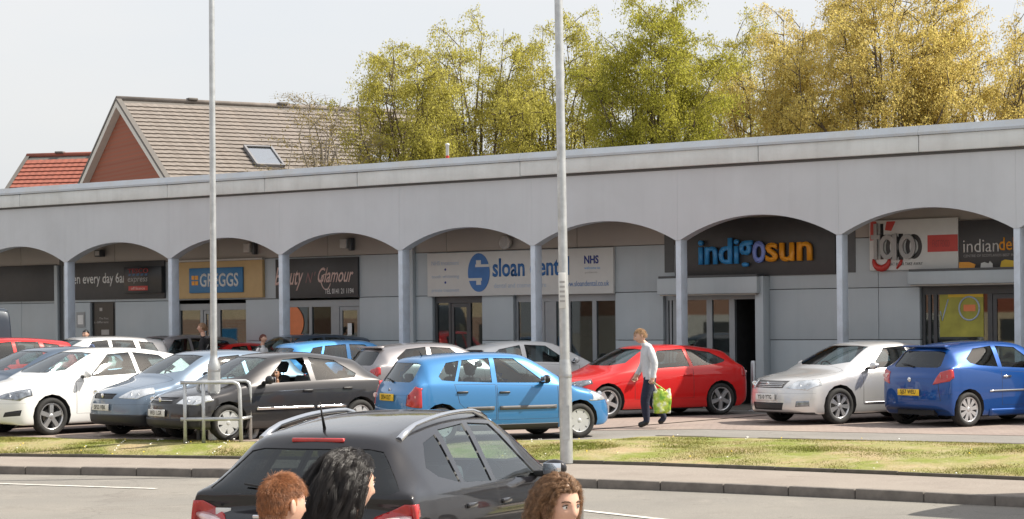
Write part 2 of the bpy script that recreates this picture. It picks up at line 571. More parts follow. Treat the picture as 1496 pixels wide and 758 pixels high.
SEAT = {}
def seat_mesh():
    if 's' in SEAT: return SEAT['s']
    m = MB()
    m.bbox(-.24, .26, -.24, .24, .30, .48, .05)
    Mb = Matrix.Translation((-.22, 0, .42)) @ Matrix.Rotation(R(-16), 4, 'Y')
    m.bbox(-.08, .07, -.23, .23, 0, .56, .05, 0, Mb)
    m.bbox(-.05, .05, -.13, .13, .60, .80, .045, 0, Mb)
    m.tube([Mb @ Vector((0, -.06, .5)), Mb @ Vector((0, -.06, .65))], .008, 6)
    m.tube([Mb @ Vector((0, .06, .5)), Mb @ Vector((0, .06, .65))], .008, 6)
    SEAT['s'] = m.mesh('seat')
    return SEAT['s']

def make_car(name, P, body_mat, label, group, loc, heading, glass_mat=None, rear_glass=None, level=2, detail=True, interior_mat=None, lowmat=None, plates=True):
    L, W, H = P['L'], P['W'], P['H']
    hw = W / 2
    root = empty(name, loc, R(heading), label, 'car', group)
    G = glass_mat or MATS['car_glass']
    RG = rear_glass or G
    lining = interior_mat or MATS['car_lining']
    bm = car_shell(P, level)
    bm.normal_update()
    tree = BVHTree.FromBMesh(bm)
    bm.faces.ensure_lookup_table()
    orig = [([v.co.copy() for v in f.verts], [v.normal.copy() for v in f.verts]) for f in bm.faces]
    def snorm(p, n0):
        co, no, idx, dist = tree.find_nearest(p)
        if co is None or dist > .03: return n0
        cs, nn = orig[idx]
        n = Vector((0, 0, 0))
        for a, b in zip(poly_3d_calc(cs, co), nn): n += b * a
        return n.normalized()
    def cutp(bm_, poly, plane, cond):
        fs = cut_poly(bm_, poly, plane, cond)
        for v in {v for f in fs for v in f.verts}: v.normal = snorm(v.co, v.normal)
        return fs
    def fix_normals(me, push=0.0):
        ns = []
        for v in me.vertices:
            co, no, idx, dist = tree.find_nearest(v.co)
            n0 = v.normal.copy()
            if co is not None and dist < .03:
                cs, nn = orig[idx]
                w = poly_3d_calc(cs, co)
                n = Vector((0, 0, 0))
                for a, b in zip(w, nn): n += b * a
                n.normalize()
                if n.dot(n0) < -.2: n = -n
                ns.append(n)
            else: ns.append(n0)
        me.normals_split_custom_set_from_vertices(ns)
        return me
    def sx(d): return L / 2 - d                        # distance from the nose -> local x
    def hit_side(x, z, s=-1):
        h = tree.ray_cast(Vector((x, s * 3, z)), Vector((0, -s, 0)))
        return h[0].y if h[0] is not None else s * hw
    def hit_front(y, z):
        h = tree.ray_cast(Vector((4, y, z)), Vector((-1, 0, 0)))
        return h[0].x if h[0] is not None else L / 2
    def hit_rear(y, z):
        h = tree.ray_cast(Vector((-4, y, z)), Vector((1, 0, 0)))
        return h[0].x if h[0] is not None else -L / 2
    def hit_top(x, y):
        h = tree.ray_cast(Vector((x, y, 4)), Vector((0, 0, -1)))
        return h[0].z if h[0] is not None else H
    r = P['r']
    ax_f, ax_r = sx(P['fo']), sx(P['fo'] + P['wb'])
    bm.faces.ensure_lookup_table()
    # wheel arches
    ra = r + P.get('gap', .045)
    for axx in (ax_f, ax_r):
        poly = [(axx + ra * math.cos(2 * math.pi * k / 16), r + .01 + ra * math.sin(2 * math.pi * k / 16)) for k in range(16)]
        for s in (1, -1):
            fs = cutp(bm, poly, 'xz', lambda f, c, s=s: c.y * s > hw * .55)
            lip = [f for f in fs]
            open_up(bm, lip, lambda co, n, s=s: Vector((co.x, s * (hw - .34), co.z)), 1)
    B = [(P['cx'], P['bf']), (P['gx'], P['br'])]
    belt = lambda d: interp(B, d)
    rails = []
    for st in car_stations(P): rails.append((st[0] + st[7] * .3, st[5]))
    rail = lambda d: interp(sorted(rails), d)
    # side windows
    panes = []
    for win in P['win']:
        poly = [(sx(d), lerp(belt(d) + .025, rail(d) - .05, f)) for d, f in win]
        for s in (1, -1):
            fs = cutp(bm, poly, 'xz', lambda f, c, s=s: c.y * s > hw * .45 and f.normal.y * s > .12)
            if not fs: continue
            panes.append(('side_window', patch_mesh(bm, fs, -.008), RG if win is P['win'][-1] and rear_glass else G))
            open_up(bm, fs, lambda co, n: co - n * .02, 1)
    # windscreen and rear window
    for nm, yz, fr in (('windscreen', P.get('ws'), True), ('rear_window', P.get('rw_poly'), False)):
        if fr:
            zb, zt, yb, yt = P['cz'] + .035, H - .085, hw * .74, hw * (P.get('rw', .69) - .065)
            cond = lambda f, c: sx(P['wx'] + .35) < c.x < sx(P['cx'] - .35) and f.normal.x > .1
            poly = [(-yb, zb + .05), (-yb * .6, zb), (yb * .6, zb), (yb, zb + .05), (yt, zt - .02), (yt * .6, zt), (-yt * .6, zt), (-yt, zt - .02)]
        else:
            zb, zt, yb, yt = P['gz'] + P.get('rgb', .03), P['rz'] - P.get('rgt', .10), hw * P.get('rgw', .72), hw * (P.get('rw', .69) - .07)
            cond = lambda f, c: c.x < sx(P['rx'] - .25) and f.normal.x < -.05
            poly = [(-yb * .94, zb + .03), (-yb * .86, zb), (yb * .86, zb), (yb * .94, zb + .03), (yt, zt - .02), (yt * .8, zt), (-yt * .8, zt), (-yt, zt - .02)]
        fs = cutp(bm, poly, 'yz', cond)
        if fs:
            panes.append((nm, patch_mesh(bm, fs, -.006), G if fr else RG))
            open_up(bm, fs, lambda co, n: co - n * .02, 1)
    for nm, me, gm in panes: link_mesh(nm, fix_normals(me), root, gm)
    # lamps, grilles, bumpers: (name, outline yz, front?, material, both sides, push)
    for it in P.get('lamps', []):
        nm, outline, front, mt, both, off = it
        for s in ((1, -1) if both else (1,)):
            poly = [(s * y * hw, z) for y, z in outline]
            cond = (lambda f, c: c.x > sx(P.get('lf', .55)) and f.normal.x > .05) if front else (lambda f, c: c.x < sx(L - P.get('lr', .34)) and f.normal.x < -.05)
            fs = cutp(bm, poly, 'yz', cond)
            if fs:
                lo = link_mesh(nm, patch_mesh(bm, fs, off, .03), root, MATS[mt])
                if nm in ('headlight', 'tail_light') and detail and not (nm == 'tail_light' and P.get('plain_tail')):
                    yc = sum(p[0] for p in poly) / len(poly); zc = sum(p[1] for p in poly) / len(poly)
                    for k, (dy, rr) in enumerate(((-.07 * s, .042), (.05 * s, .030))):
                        xx = hit_front(yc + dy, zc) if front else hit_rear(yc + dy, zc)
                        sg = 1 if front else -1
                        Ml = Matrix.Translation((xx + sg * (off + .004), yc + dy, zc)) @ Matrix.Rotation(R(-90 * sg), 4, 'Z') @ Matrix.Rotation(R(-38 * s * sg), 4, 'Z')
                        MB().lathe([(.001, -.002), (rr * .5, .002), (rr * .8, .006), (rr, .0)], 14, 'Y', Ml).build('reflector' if front else 'lens', MATS['chrome' if front else 'tail_lamp_clear'], lo)
                bmesh.ops.delete(bm, geom=fs, context='FACES')
    # lower band and mouldings on the sides: outlines in (distance from nose, z)
    for nm, outline, mt, off in P.get('strips', []):
        poly = [(sx(d), z) for d, z in outline]
        for s in (1, -1):
            fs = cutp(bm, poly, 'xz', lambda f, c, s=s: c.y * s > hw * .5 and f.normal.y * s > .3)
            if fs:
                link_mesh(nm, patch_mesh(bm, fs, off, off + .004), root, MATS[mt])
    # shut lines of the bonnet, tailgate and bumpers
    def shut_line(poly, plane, cond, w=.007):
        ax = {'xz': (0, 2), 'yz': (1, 2), 'xy': (0, 1)}[plane]
        fs = cutp(bm, poly, plane, cond)
        if fs: cut_poly_in(bm, shrink(poly, w), fs, ax)
    if detail:
        shut_line([(sx(P.get('nose', .12) + .12), -hw * .60), (sx(P.get('nose', .12) + .12), hw * .60), (sx(P['cx'] - .10), hw * .84), (sx(P['cx'] - .10), -hw * .84)], 'xy', lambda f, c: c.z > P['hz'] - .12 and f.normal.z > .35)
        zt = P['tz'] - .10
        shut_line([(-hw * .80, .46), (hw * .80, .46), (hw * .72, zt), (-hw * .72, zt)], 'yz', lambda f, c: c.x < sx(L - .3) and f.normal.x < -.3)
        shut_line([(-hw * 1.1, .1), (hw * 1.1, .1), (hw * 1.1, P.get('bz', .57)), (-hw * 1.1, P.get('bz', .57))], 'yz', lambda f, c: c.x > sx(.45) and f.normal.x > .05)
        shut_line([(-hw * 1.1, .1), (hw * 1.1, .1), (hw * 1.1, P.get('brz', .58)), (-hw * 1.1, P.get('brz', .58))], 'yz', lambda f, c: c.x < sx(L - .4) and f.normal.x < -.05 and abs(c.y) > hw * .8)
    # doors
    for outline in P['doors']:
        poly = [(sx(d), z if z is not None else belt(d) - .0) for d, z in outline]
        for s in (1, -1):
            fs = cutp(bm, poly, 'xz', lambda f, c, s=s: c.y * s > hw * .5 and f.normal.y * s > .3)
            if not fs: continue
            inn = cut_poly_in(bm, shrink(poly, .007), fs)
            ring = [f for f in bm.faces if f.index == -77]
            d_ = link_mesh('door', fix_normals(patch_mesh(bm, inn, 0, .0)), root, body_mat)
            bmesh.ops.delete(bm, geom=inn, context='FACES')
            rf = [f for f in fs if f.is_valid]
            xs = [p[0] for p in poly]
            hx = min(xs) + .13
            hzz = belt(L / 2 - hx) - .13
            if detail:
                yy = hit_side(hx, hzz, s)
                h = MB().bbox(hx - .095, hx + .095, yy - .024, yy + .024, hzz - .018, hzz + .018, .012)
                h.build('handle', [MATS[P.get('handle_mat')] if P.get('handle_mat') else body_mat], d_)
    # the seam rings left round the doors are dark: recolour faces that border a hole on a thin strip
    bm.normal_update()
    # lining, a skin set a little inside the shell
    for f in bm.faces: f.tag = True
    src = [f for f in bm.faces if f.material_index == 0 and f.calc_center_median().z > .33 and not any(g.material_index == 1 for v in f.verts for g in v.link_faces)]
    mp = {}
    newf = []
    for f in src:
        vs = []
        for v in f.verts:
            if v not in mp: mp[v] = bm.verts.new(v.co - snorm(v.co, v.normal) * .024)
            vs.append(mp[v])
        newf.append(list(reversed(vs)))
    for vs in newf:
        try:
            nf = bm.faces.new(vs); nf.material_index = 2; nf.smooth = True
        except ValueError: pass
    me = bpy.data.meshes.new('body')
    bm.to_mesh(me); bm.free()
    link_mesh('body', fix_normals(me), root, [body_mat, MATS['rubber'], lining])
    # underbody and cabin
    fl = MB()
    fl.box(sx(P['fo'] + P['wb'] - r - .08), sx(P['fo'] + r + .08), -hw * .9, hw * .9, P.get('g', .2) - .02, P.get('g', .2) + .10)
    fl.box(sx(L - .14), sx(.16), -hw * .52, hw * .52, P.get('g', .2) + .02, .42)
    fl.bbox(sx(P['cx'] + .42), sx(P['cx'] - .05), -hw * .84, hw * .84, .45, P['bf'] - .04, .05)
    fl.build('underbody', [MATS['rubber']], root)
    if detail:
        sxs = lerp(P['cx'], P['rx'], .47)
        for s in (1, -1):
            o = link_mesh('seat', seat_mesh(), root); o.location = (sx(sxs), s * hw * .45, P['H'] - 1.37)
            if not o.data.materials: o.data.materials.append(MATS['seat_cloth'])
        bench = MB().bbox(sx(P['rx'] - .25) - .05, sx(P['rx'] - .25) + .48, -hw * .75, hw * .75, .32, .52, .05)
        Mb = Matrix.Translation((sx(P['rx'] - .22), 0, .48)) @ Matrix.Rotation(R(-14), 4, 'Y')
        bench.bbox(-.07, .07, -hw * .74, hw * .74, 0, belt(P['rx']) - .50, .05, 0, Mb)
        for s in (1, -1): bench.bbox(-.04, .05, s * hw * .38 - .12, s * hw * .38 + .12, belt(P['rx']) - .47, belt(P['rx']) - .32, .04, 0, Mb)
        bench.build('rear_seat', [MATS['seat_cloth']], root)
        stw = MB()
        cxx, czz = sx(P['cx'] + .55), P['bf'] + .0
        Mw = Matrix.Translation((cxx, -hw * .45, czz)) @ Matrix.Rotation(R(-65), 4, 'Y')
        ring = [Mw @ Vector((.18 * math.cos(t * math.pi / 10), .18 * math.sin(t * math.pi / 10), 0)) for t in range(21)]
        stw.tube(ring, .014, 6)
        stw.tube([Mw @ Vector((0, -.17, 0)), Mw @ Vector((0, .17, 0))], .016, 6)
        stw.build('steering_wheel', [MATS['rubber']], root)
    # wheels
    key = P.get('wkey', 'wide')
    tm, km = wheel_meshes(key, r, P.get('tw', .20), P.get('spokes', 5), key, P.get('rim', r * .66))
    tm.materials.append(MATS['tyre'])
    for mm in (MATS[P.get('rim_mat', 'alloy')], MATS['rubber'], MATS['brake']): km.materials.append(mm)
    for axx in (ax_f, ax_r):
        for s in (1, -1):
            o = link_mesh('wheel', tm, root)
            o.location = (axx, s * (hw - P.get('tw', .20) / 2 - .018), r)
            o.rotation_euler = (0, random.uniform(0, 6) if s < 0 else random.uniform(0, 6), 0 if s < 0 else math.pi)
            k = link_mesh('rim', km, o)
    # mirrors
    for s in (1, -1):
        md = P['cx'] + P.get('mir', .42)
        mz = belt(md) + .075
        yb = abs(hit_side(sx(md), mz - .06, s))
        m = MB()
        m.ball((sx(md) + .01, s * (yb + .15), mz + .01), .1, 0, 12, (.62, 1.05, .72))
        m.bbox(sx(md) - .02, sx(md) + .05, s * (yb + .05) - .07, s * (yb + .05) + .07, mz - .06, mz - .01, .012, 1)
        mo = m.build('door_mirror', [MATS[P['mir_mat']] if P.get('mir_mat') else body_mat, MATS['rubber']], root)
        MB().bbox(sx(md) - .062, sx(md) - .052, s * (yb + .15) - .075, s * (yb + .15) + .075, mz - .035, mz + .055, .004).build('mirror_glass', [MATS['mirror']], mo)
    # number plates
    if plates:
        for front, txt, z in ((True, P.get('plate_f', 'V31 KGR'), P.get('pfz', .42)), (False, P.get('plate_r', 'V31 KGR'), P.get('prz', .52))):
            x = (max if front else min)(hit_front(0, z), hit_front(.2, z)) if front else min(hit_rear(0, z), hit_rear(.2, z))
            d = 1 if front else -1
            pl = MB().bbox(x + d * .002 if front else x - .022, x + .022 if front else x - .002, -.26, .26, z - .056, z + .056, .006)
            po = pl.build('number_plate', [MATS['plate_white' if front else 'plate_yellow']], root)
            me = text_mesh(txt, .1, 0, .002, 0, 1.0, .9, 'CENTER')
            zs = [v.co.z for v in me.vertices]
            zc = (min(zs) + max(zs)) / 2
            for v in me.vertices:
                a, c = v.co.x, v.co.z - zc
                v.co = (x + d * .024, a * d, z + c)
            link_mesh('lettering', me, po, [MATS['black_print']])
    return root, dict(sx=sx, hw=hw, hit_top=hit_top, hit_front=hit_front, hit_rear=hit_rear, hit_side=hit_side, belt=belt)

def cut_poly_in(bm, poly, faces, ax=(0, 2)):
    """the same cut limited to given faces; the strip left outside turns dark"""
    xs = [p[0] for p in poly]; zs = [p[1] for p in poly]
    cx = sum(xs) / len(xs); cz = sum(zs) / len(zs)
    fs = list(faces)
    n = len(poly)
    for i in range(n):
        p, q = poly[i], poly[(i + 1) % n]
        nx, nz = q[1] - p[1], -(q[0] - p[0])
        if nx * (cx - p[0]) + nz * (cz - p[1]) < 0: nx, nz = -nx, -nz
        co = [0, 0, 0]; no = [0, 0, 0]
        co[ax[0]] = p[0]; co[ax[1]] = p[1]; no[ax[0]] = nx; no[ax[1]] = nz
        co = Vector(co); no = Vector(no).normalized()
        geom = set(fs)
        for f in fs:
            geom.update(f.edges); geom.update(f.verts)
        r = bmesh.ops.bisect_plane(bm, geom=list(geom), dist=1e-5, plane_co=co, plane_no=no)
        cand = set(fs) | {g for g in r['geom'] if isinstance(g, bmesh.types.BMFace)}
        ins = []
        for f in cand:
            if not f.is_valid: continue
            if (f.calc_center_median() - co).dot(no) > 1e-5: ins.append(f)
            else: f.material_index = 1
        fs = ins
    return fs
# ------------------------------------------------------------------ materials of vehicles and small things
glass('car_glass', (.62, .74, .74), 1.75)
glass('privacy_glass', (.12, .135, .14), 1.65)
glass('shop_glass', (.62, .69, .69), 1.6)
pm('car_lining', (.24, .24, .235), .8)
pm('pale_lining', (.42, .42, .40), .8)
pm('rubber', (.012, .012, .013), .6, var=.2)
pm('black_trim', (.02, .02, .022), .45, var=.15)
pm('grey_trim', (.10, .10, .105), .55, var=.1)
pm('tyre', (.018, .018, .018), .8, var=.25, scale=20, dirt=(.08, .07, .06), dscale=5, damt=.35)
pm('alloy', (.62, .62, .63), .28, metal=.75, var=.05)
pm('wheel_cover', (.55, .56, .57), .35, metal=.35, var=.05)
pm('brake', (.12, .11, .10), .5, metal=.6)
pm('seat_cloth', (.06, .063, .07), .9, var=.15)
pm('mirror', (.8, .82, .85), .03, metal=1.0, var=0)
pm('plate_white', (.72, .72, .70), .4)
pm('plate_yellow', (.80, .52, .03), .4)
pm('black_print', (.01, .01, .01), .5)
pm('chrome', (.75, .76, .78), .12, metal=1.0, var=.02)
pm('headlamp', (.62, .65, .68), .12, metal=.55, var=.35, scale=9, coat=1.0)
pm('dark_headlamp', (.25, .27, .30), .1, metal=.6, var=.6, scale=14, coat=1.0)
pm('tail_lamp', (.42, .012, .012), .15, var=.25, scale=12, coat=1.0)
pm('tail_lamp_clear', (.72, .55, .55), .12, metal=.3, var=.2, scale=14, coat=1.0)
pm('amber', (.7, .25, .02), .2, coat=1.0)
pm('galvanised', (.50, .52, .53), .38, metal=.55, var=.18, scale=9, dirt=(.35, .36, .36), dscale=3, damt=.6)
# ------------------------------------------------------------------ the cars' shapes (metres, distances from the nose)
CLIO2 = dict(L=3.81, W=1.64, H=1.42, wb=2.47, fo=.76, r=.285, hz=.72, cx=1.02, cz=.96, wx=1.72, rx=3.38, rz=1.36, gx=3.62, gz=.93, tz=.86,
    bf=.88, br=.94, rw=.70, nose=.20, tail=.10, g=.19, gf=.2, gr=.26, gap=.05,
    win=[[(1.36, 0), (1.86, 1), (2.22, 1), (2.24, 0)], [(2.33, 0), (2.30, 1), (2.78, .98), (2.93, .04)], [(2.98, .05), (2.83, .97), (3.06, .93), (3.24, .30), (3.2, .1)]],
    doors=[[(1.16, .34), (1.16, .86), (2.26, .9), (2.26, .34)], [(2.28, .34), (2.28, .91), (3.0, .92), (2.93, .62), (2.62, .34)]],
    lamps=[('headlight', [(.50, .66), (.98, .60), (1.0, .72), (.92, .80), (.6, .76)], True, 'headlamp', True, .004),
           ('grille', [(-.36, .60), (.36, .60), (.40, .68), (-.40, .68)], True, 'black_trim', False, -.01),
           ('lower_grille', [(-.5, .26), (.5, .26), (.55, .36), (-.55, .36)], True, 'black_trim', False, -.01),
           ('tail_light', [(.74, .60), (.99, .56), (1.0, .86), (.86, .90), (.76, .76)], False, 'tail_lamp', True, .008),
           ('bumper_strip', [(-.8, .44), (.8, .44), (.8, .50), (-.8, .50)], False, 'black_trim', False, .012)],
    strips=[('side_moulding', [(1.2, .50), (1.2, .56), (2.22, .56), (2.22, .50)], 'grey_trim', .014), ('side_moulding', [(2.32, .50), (2.32, .56), (2.80, .56), (2.80, .50)], 'grey_trim', .014),
            ('sill', [(1.16, .16), (1.16, .27), (2.85, .27), (2.85, .16)], 'black_trim', .004)],
    handle_mat='black_trim', mir_mat='black_trim', wkey='cover', spokes=7, rim_mat='wheel_cover', rim=.19, tw=.185, plate_r='SF54 OLT', plate_f='SF54 OLT', prz=.72, pfz=.45)
ASTRAJ = dict(L=4.42, W=1.81, H=1.51, wb=2.685, fo=.93, r=.33, hz=.80, cx=1.18, cz=1.04, wx=2.12, rx=3.82, rz=1.40, gx=4.12, gz=1.05, tz=.98,
    bf=.95, br=1.06, rw=.66, nose=.26, tail=.14, g=.19, gf=.19, gr=.26,
    win=[[(1.72, 0), (2.24, .96), (2.70, 1), (2.72, 0)], [(2.80, 0), (2.78, 1), (3.35, .98), (3.62, .25), (3.5, .04)]],
    doors=[[(1.42, .36), (1.42, .92), (2.75, .98), (2.75, .36)], [(2.77, .36), (2.77, .98), (3.52, 1.0), (3.44, .66), (3.14, .36)]],
    lamps=[('headlight', [(.46, .66), (.90, .62), (1.0, .74), (.98, .84), (.6, .74)], True, 'dark_headlamp', True, .004),
           ('grille', [(-.42, .60), (.42, .60), (.48, .72), (-.48, .72)], True, 'black_trim', False, -.01),
           ('lower_grille', [(-.5, .24), (.5, .24), (.55, .40), (-.55, .40)], True, 'black_trim', False, -.01),
           ('fog_light', [(.66, .34), (.90, .36), (.92, .46), (.70, .42)], True, 'black_trim', True, -.004),
           ('tail_light', [(.70, .84), (.99, .80), (.99, .98), (.78, 1.0)], False, 'tail_lamp', True, .006)],
    strips=[], wkey='wide', spokes=5, rim=.232, tw=.225, plate_f='SG61 WKA', plate_r='SG61 WKA', pfz=.50, prz=.66)
FIESTA = dict(L=3.92, W=1.68, H=1.46, wb=2.486, fo=.80, r=.295, hz=.80, cx=1.08, cz=1.03, wx=1.85, rx=3.45, rz=1.38, gx=3.74, gz=.98, tz=.92,
    bf=.93, br=1.0, rw=.68, nose=.22, tail=.10, g=.2, gf=.2, gr=.26,
    win=[[(1.50, 0), (1.98, .96), (2.40, 1), (2.42, 0)], [(2.50, 0), (2.48, 1), (3.0, .98), (3.24, .25), (3.15, .05)]],
    doors=[[(1.28, .36), (1.28, .90), (2.44, .95), (2.44, .36)], [(2.46, .36), (2.46, .95), (3.15, .97), (3.08, .64), (2.8, .36)]],
    lamps=[('headlight', [(.48, .68), (.86, .66), (.98, .76), (.95, .86), (.62, .80)], True, 'headlamp', True, .004),
           ('grille', [(-.34, .66), (.34, .66), (.40, .75), (-.40, .75)], True, 'black_trim', False, -.01),
           ('lower_bumper', [(-.97, .20), (.97, .20), (.97, .40), (-.97, .40)], True, 'black_trim', False, .008),
           ('tail_light', [(.74, .70), (.99, .70), (.99, .98), (.80, 1.0)], False, 'tail_lamp', True, .006)],
    strips=[('side_moulding', [(1.3, .47), (1.3, .53), (2.42, .53), (2.42, .47)], 'black_trim', .012)],
    mir_mat='black_trim', wkey='cover', spokes=7, rim_mat='wheel_cover', rim=.2, tw=.19, plate_f='SF53 VBK', plate_r='SF53 VBK', pfz=.52)
ASTRAG = dict(L=4.11, W=1.71, H=1.43, wb=2.606, fo=.84, r=.30, hz=.72, cx=1.14, cz=.97, wx=1.90, rx=3.50, rz=1.33, gx=3.92, gz=.96, tz=.92,
    bf=.885, br=.95, rw=.67, nose=.22, tail=.10, g=.19, gf=.2, gr=.24,
    win=[[(1.56, 0), (2.03, .96), (2.44, 1), (2.46, 0)], [(2.56, 0), (2.54, 1), (3.05, .98), (3.42, .3), (3.36, .05)]],
    doors=[[(1.33, .34), (1.33, .86), (2.50, .90), (2.50, .34)], [(2.52, .34), (2.52, .90), (3.30, .92), (3.20, .62), (2.92, .34)]],
    lamps=[('headlight', [(.50, .62), (.90, .60), (.98, .68), (.95, .755), (.56, .735)], True, 'headlamp', True, .004),
           ('grille', [(-.40, .62), (.40, .62), (.44, .72), (-.44, .72)], True, 'black_trim', False, -.008),
           ('lower_grille', [(-.9, .24), (.9, .24), (.92, .38), (-.92, .38)], True, 'black_trim', False, .004),
           ('tail_light', [(.76, .62), (.99, .60), (.99, .90), (.82, .92)], False, 'tail_lamp', True, .006)],
    strips=[('side_moulding', [(1.36, .49), (1.36, .53), (2.48, .53), (2.48, .49)], 'chrome', .018), ('side_moulding', [(2.54, .49), (2.54, .53), (3.12, .53), (3.12, .49)], 'chrome', .018)],
    handle_mat='black_trim', mir_mat='black_trim', wkey='cover', spokes=6, rim_mat='wheel_cover', rim=.205, tw=.195, plate_f='W31 LGR', plate_r='W31 LGR', pfz=.47)
A3 = dict(L=4.24, W=1.78, H=1.42, wb=2.601, fo=.87, r=.32, hz=.74, cx=1.24, cz=.98, wx=2.02, rx=3.72, rz=1.32, gx=4.02, gz=.98, tz=.93,
    bf=.90, br=.99, rw=.65, nose=.24, tail=.12, g=.17, gf=.18, gr=.24,
    win=[[(1.66, 0), (2.14, .96), (2.72, 1), (2.76, .02)], [(2.84, .02), (2.80, 1), (3.34, .96), (3.64, .42), (3.6, .25), (3.4, .08)]],
    doors=[[(1.46, .36), (1.46, .88), (2.82, .93), (2.82, .36)]],
    lamps=[('headlight', [(.50, .62), (.90, .62), (.99, .72), (.97, .78), (.60, .71)], True, 'dark_headlamp', True, .004),
           ('grille', [(-.34, .40), (.34, .40), (.42, .58), (.38, .72), (-.38, .72), (-.42, .58)], True, 'black_trim', False, -.01),
           ('lower_grille', [(.55, .28), (.90, .28), (.92, .44), (.6, .40)], True, 'black_trim', True, -.006),
           ('tail_light', [(.58, .78), (.99, .76), (.99, .94), (.70, .93)], False, 'tail_lamp', True, .006)],
    strips=[], wkey='wide', spokes=5, rim=.235, tw=.225, plate_f='SK13 BFZ', plate_r='SK13 BFZ', pfz=.44, prz=.62)
AVENSIS = dict(L=4.70, W=1.81, H=1.48, wb=2.70, fo=.98, r=.33, hz=.80, cx=1.26, cz=1.02, wx=2.10, rx=3.55, rz=1.38, gx=4.12, gz=1.07, tz=1.04,
    bf=.94, br=1.04, rw=.66, nose=.28, tail=.10, g=.19, gf=.19, gr=.24, rgb=.04,
    win=[[(1.74, 0), (2.24, .96), (2.76, 1), (2.80, 0)], [(2.90, 0), (2.87, 1), (3.38, .98), (3.74, .25), (3.62, .04)]],
    doors=[[(1.52, .36), (1.52, .92), (2.84, .98), (2.84, .36)], [(2.86, .36), (2.86, .98), (3.70, 1.0), (3.58, .66), (3.26, .36)]],
    lamps=[('headlight', [(.48, .66), (.86, .62), (1.0, .74), (.98, .82), (.60, .79)], True, 'headlamp', True, .004),
           ('grille', [(-.42, .66), (.42, .66), (.46, .79), (-.46, .79)], True, 'grey_trim', False, -.006),
           ('lower_grille', [(-.42, .27), (.42, .27), (.46, .40), (-.46, .40)], True, 'black_trim', False, -.01),
           ('fog_light', [(.68, .33), (.88, .34), (.88, .44), (.70, .43)], True, 'dark_headlamp', True, .003),
           ('lower_lip', [(-.92, .17), (.92, .17), (.92, .23), (-.92, .23)], True, 'black_trim', False, .006),
           ('tail_light', [(.66, .82), (.99, .80), (.99, 1.0), (.70, 1.0)], False, 'tail_lamp', True, .006)],
    strips=[('side_strip', [(1.55, .36), (1.55, .39), (3.2, .39), (3.2, .36)], 'chrome', .008)], wkey='split', spokes=7, rim=.225, tw=.215, plate_f='YS10 YTG', plate_r='YS10 YTG', pfz=.50)
CLIO3 = dict(L=3.99, W=1.71, H=1.49, wb=2.575, fo=.81, r=.305, hz=.80, cx=1.14, cz=1.03, wx=1.92, rx=3.52, rz=1.41, gx=3.80, gz=1.00, tz=.94,
    bf=.93, br=1.05, rw=.66, nose=.22, tail=.11, g=.19, gf=.2, gr=.27, rgw=.70,
    win=[[(1.55, 0), (2.04, .96), (2.50, 1), (2.54, .02)], [(2.64, .02), (2.60, 1), (3.05, .98), (3.32, .45), (3.28, .2), (3.1, .06)]],
    doors=[[(1.35, .36), (1.35, .90), (2.60, .96), (2.60, .36)]],
    lamps=[('headlight', [(.50, .68), (.90, .66), (.99, .76), (.95, .85), (.62, .80)], True, 'headlamp', True, .004),
           ('lower_grille', [(-.5, .26), (.5, .26), (.55, .40), (-.55, .40)], True, 'black_trim', False, -.01),
           ('tail_light', [(.62, .74), (.94, .80), (1.0, .92), (.94, 1.0), (.72, .95)], False, 'tail_lamp', True, .012)],
    strips=[('side_moulding', [(1.4, .60), (1.4, .63), (2.9, .63), (2.9, .60)], 'chrome', .010), ('sill_skirt', [(1.2, .17), (1.2, .30), (2.9, .30), (2.9, .17)], None, .018)],
    handle_mat='chrome', wkey='split', spokes=9, rim=.215, tw=.20, plate_r='SJ57 WEU', plate_f='SJ57 WEU', prz=.60)
SUV = dict(L=4.54, W=1.78, H=1.63, wb=2.765, fo=.92, r=.345, hz=.90, cx=1.20, cz=1.12, wx=2.00, rx=3.92, rz=1.55, gx=4.36, gz=1.10, tz=1.03,
    bf=1.02, br=1.14, rw=.64, nose=.24, tail=.22, g=.24, gf=.24, gr=.32, rgb=.02, rgt=.13, rgw=.86, lr=.30, plain_tail=True,
    win=[[(1.60, 0), (2.12, .96), (2.58, 1), (2.62, 0)], [(2.72, 0), (2.68, 1), (3.20, 1.0), (3.28, .03)], [(3.36, .03), (3.30, .95), (3.58, .88), (3.80, .42), (3.70, .2)]],
    doors=[[(1.42, .42), (1.42, 1.0), (2.66, 1.06), (2.66, .42)], [(2.68, .42), (2.68, 1.06), (3.42, 1.1), (3.36, .76), (3.06, .42)]],
    lamps=[('headlight', [(.50, .78), (.90, .76), (.99, .86), (.95, .94), (.62, .90)], True, 'headlamp', True, .004),
           ('grille', [(-.42, .74), (.42, .74), (.46, .88), (-.46, .88)], True, 'black_trim', False, -.01),
           ('tail_light', [(.55, .86), (.88, .84), (1.0, .90), (1.0, 1.06), (.86, 1.06), (.64, .97)], False, 'tail_lamp', True, .010),
           ('lower_bumper', [(-.95, .28), (.95, .28), (.95, .44), (-.95, .44)], False, 'black_trim', False, .006)],
    strips=[('sill', [(1.3, .2), (1.3, .38), (3.3, .38), (3.3, .2)], 'black_trim', .012)], wkey='wide', spokes=6, rim=.23, tw=.215, plate_r='SD60 VYH', plate_f='SD60 VYH', prz=.72, mir=.46)
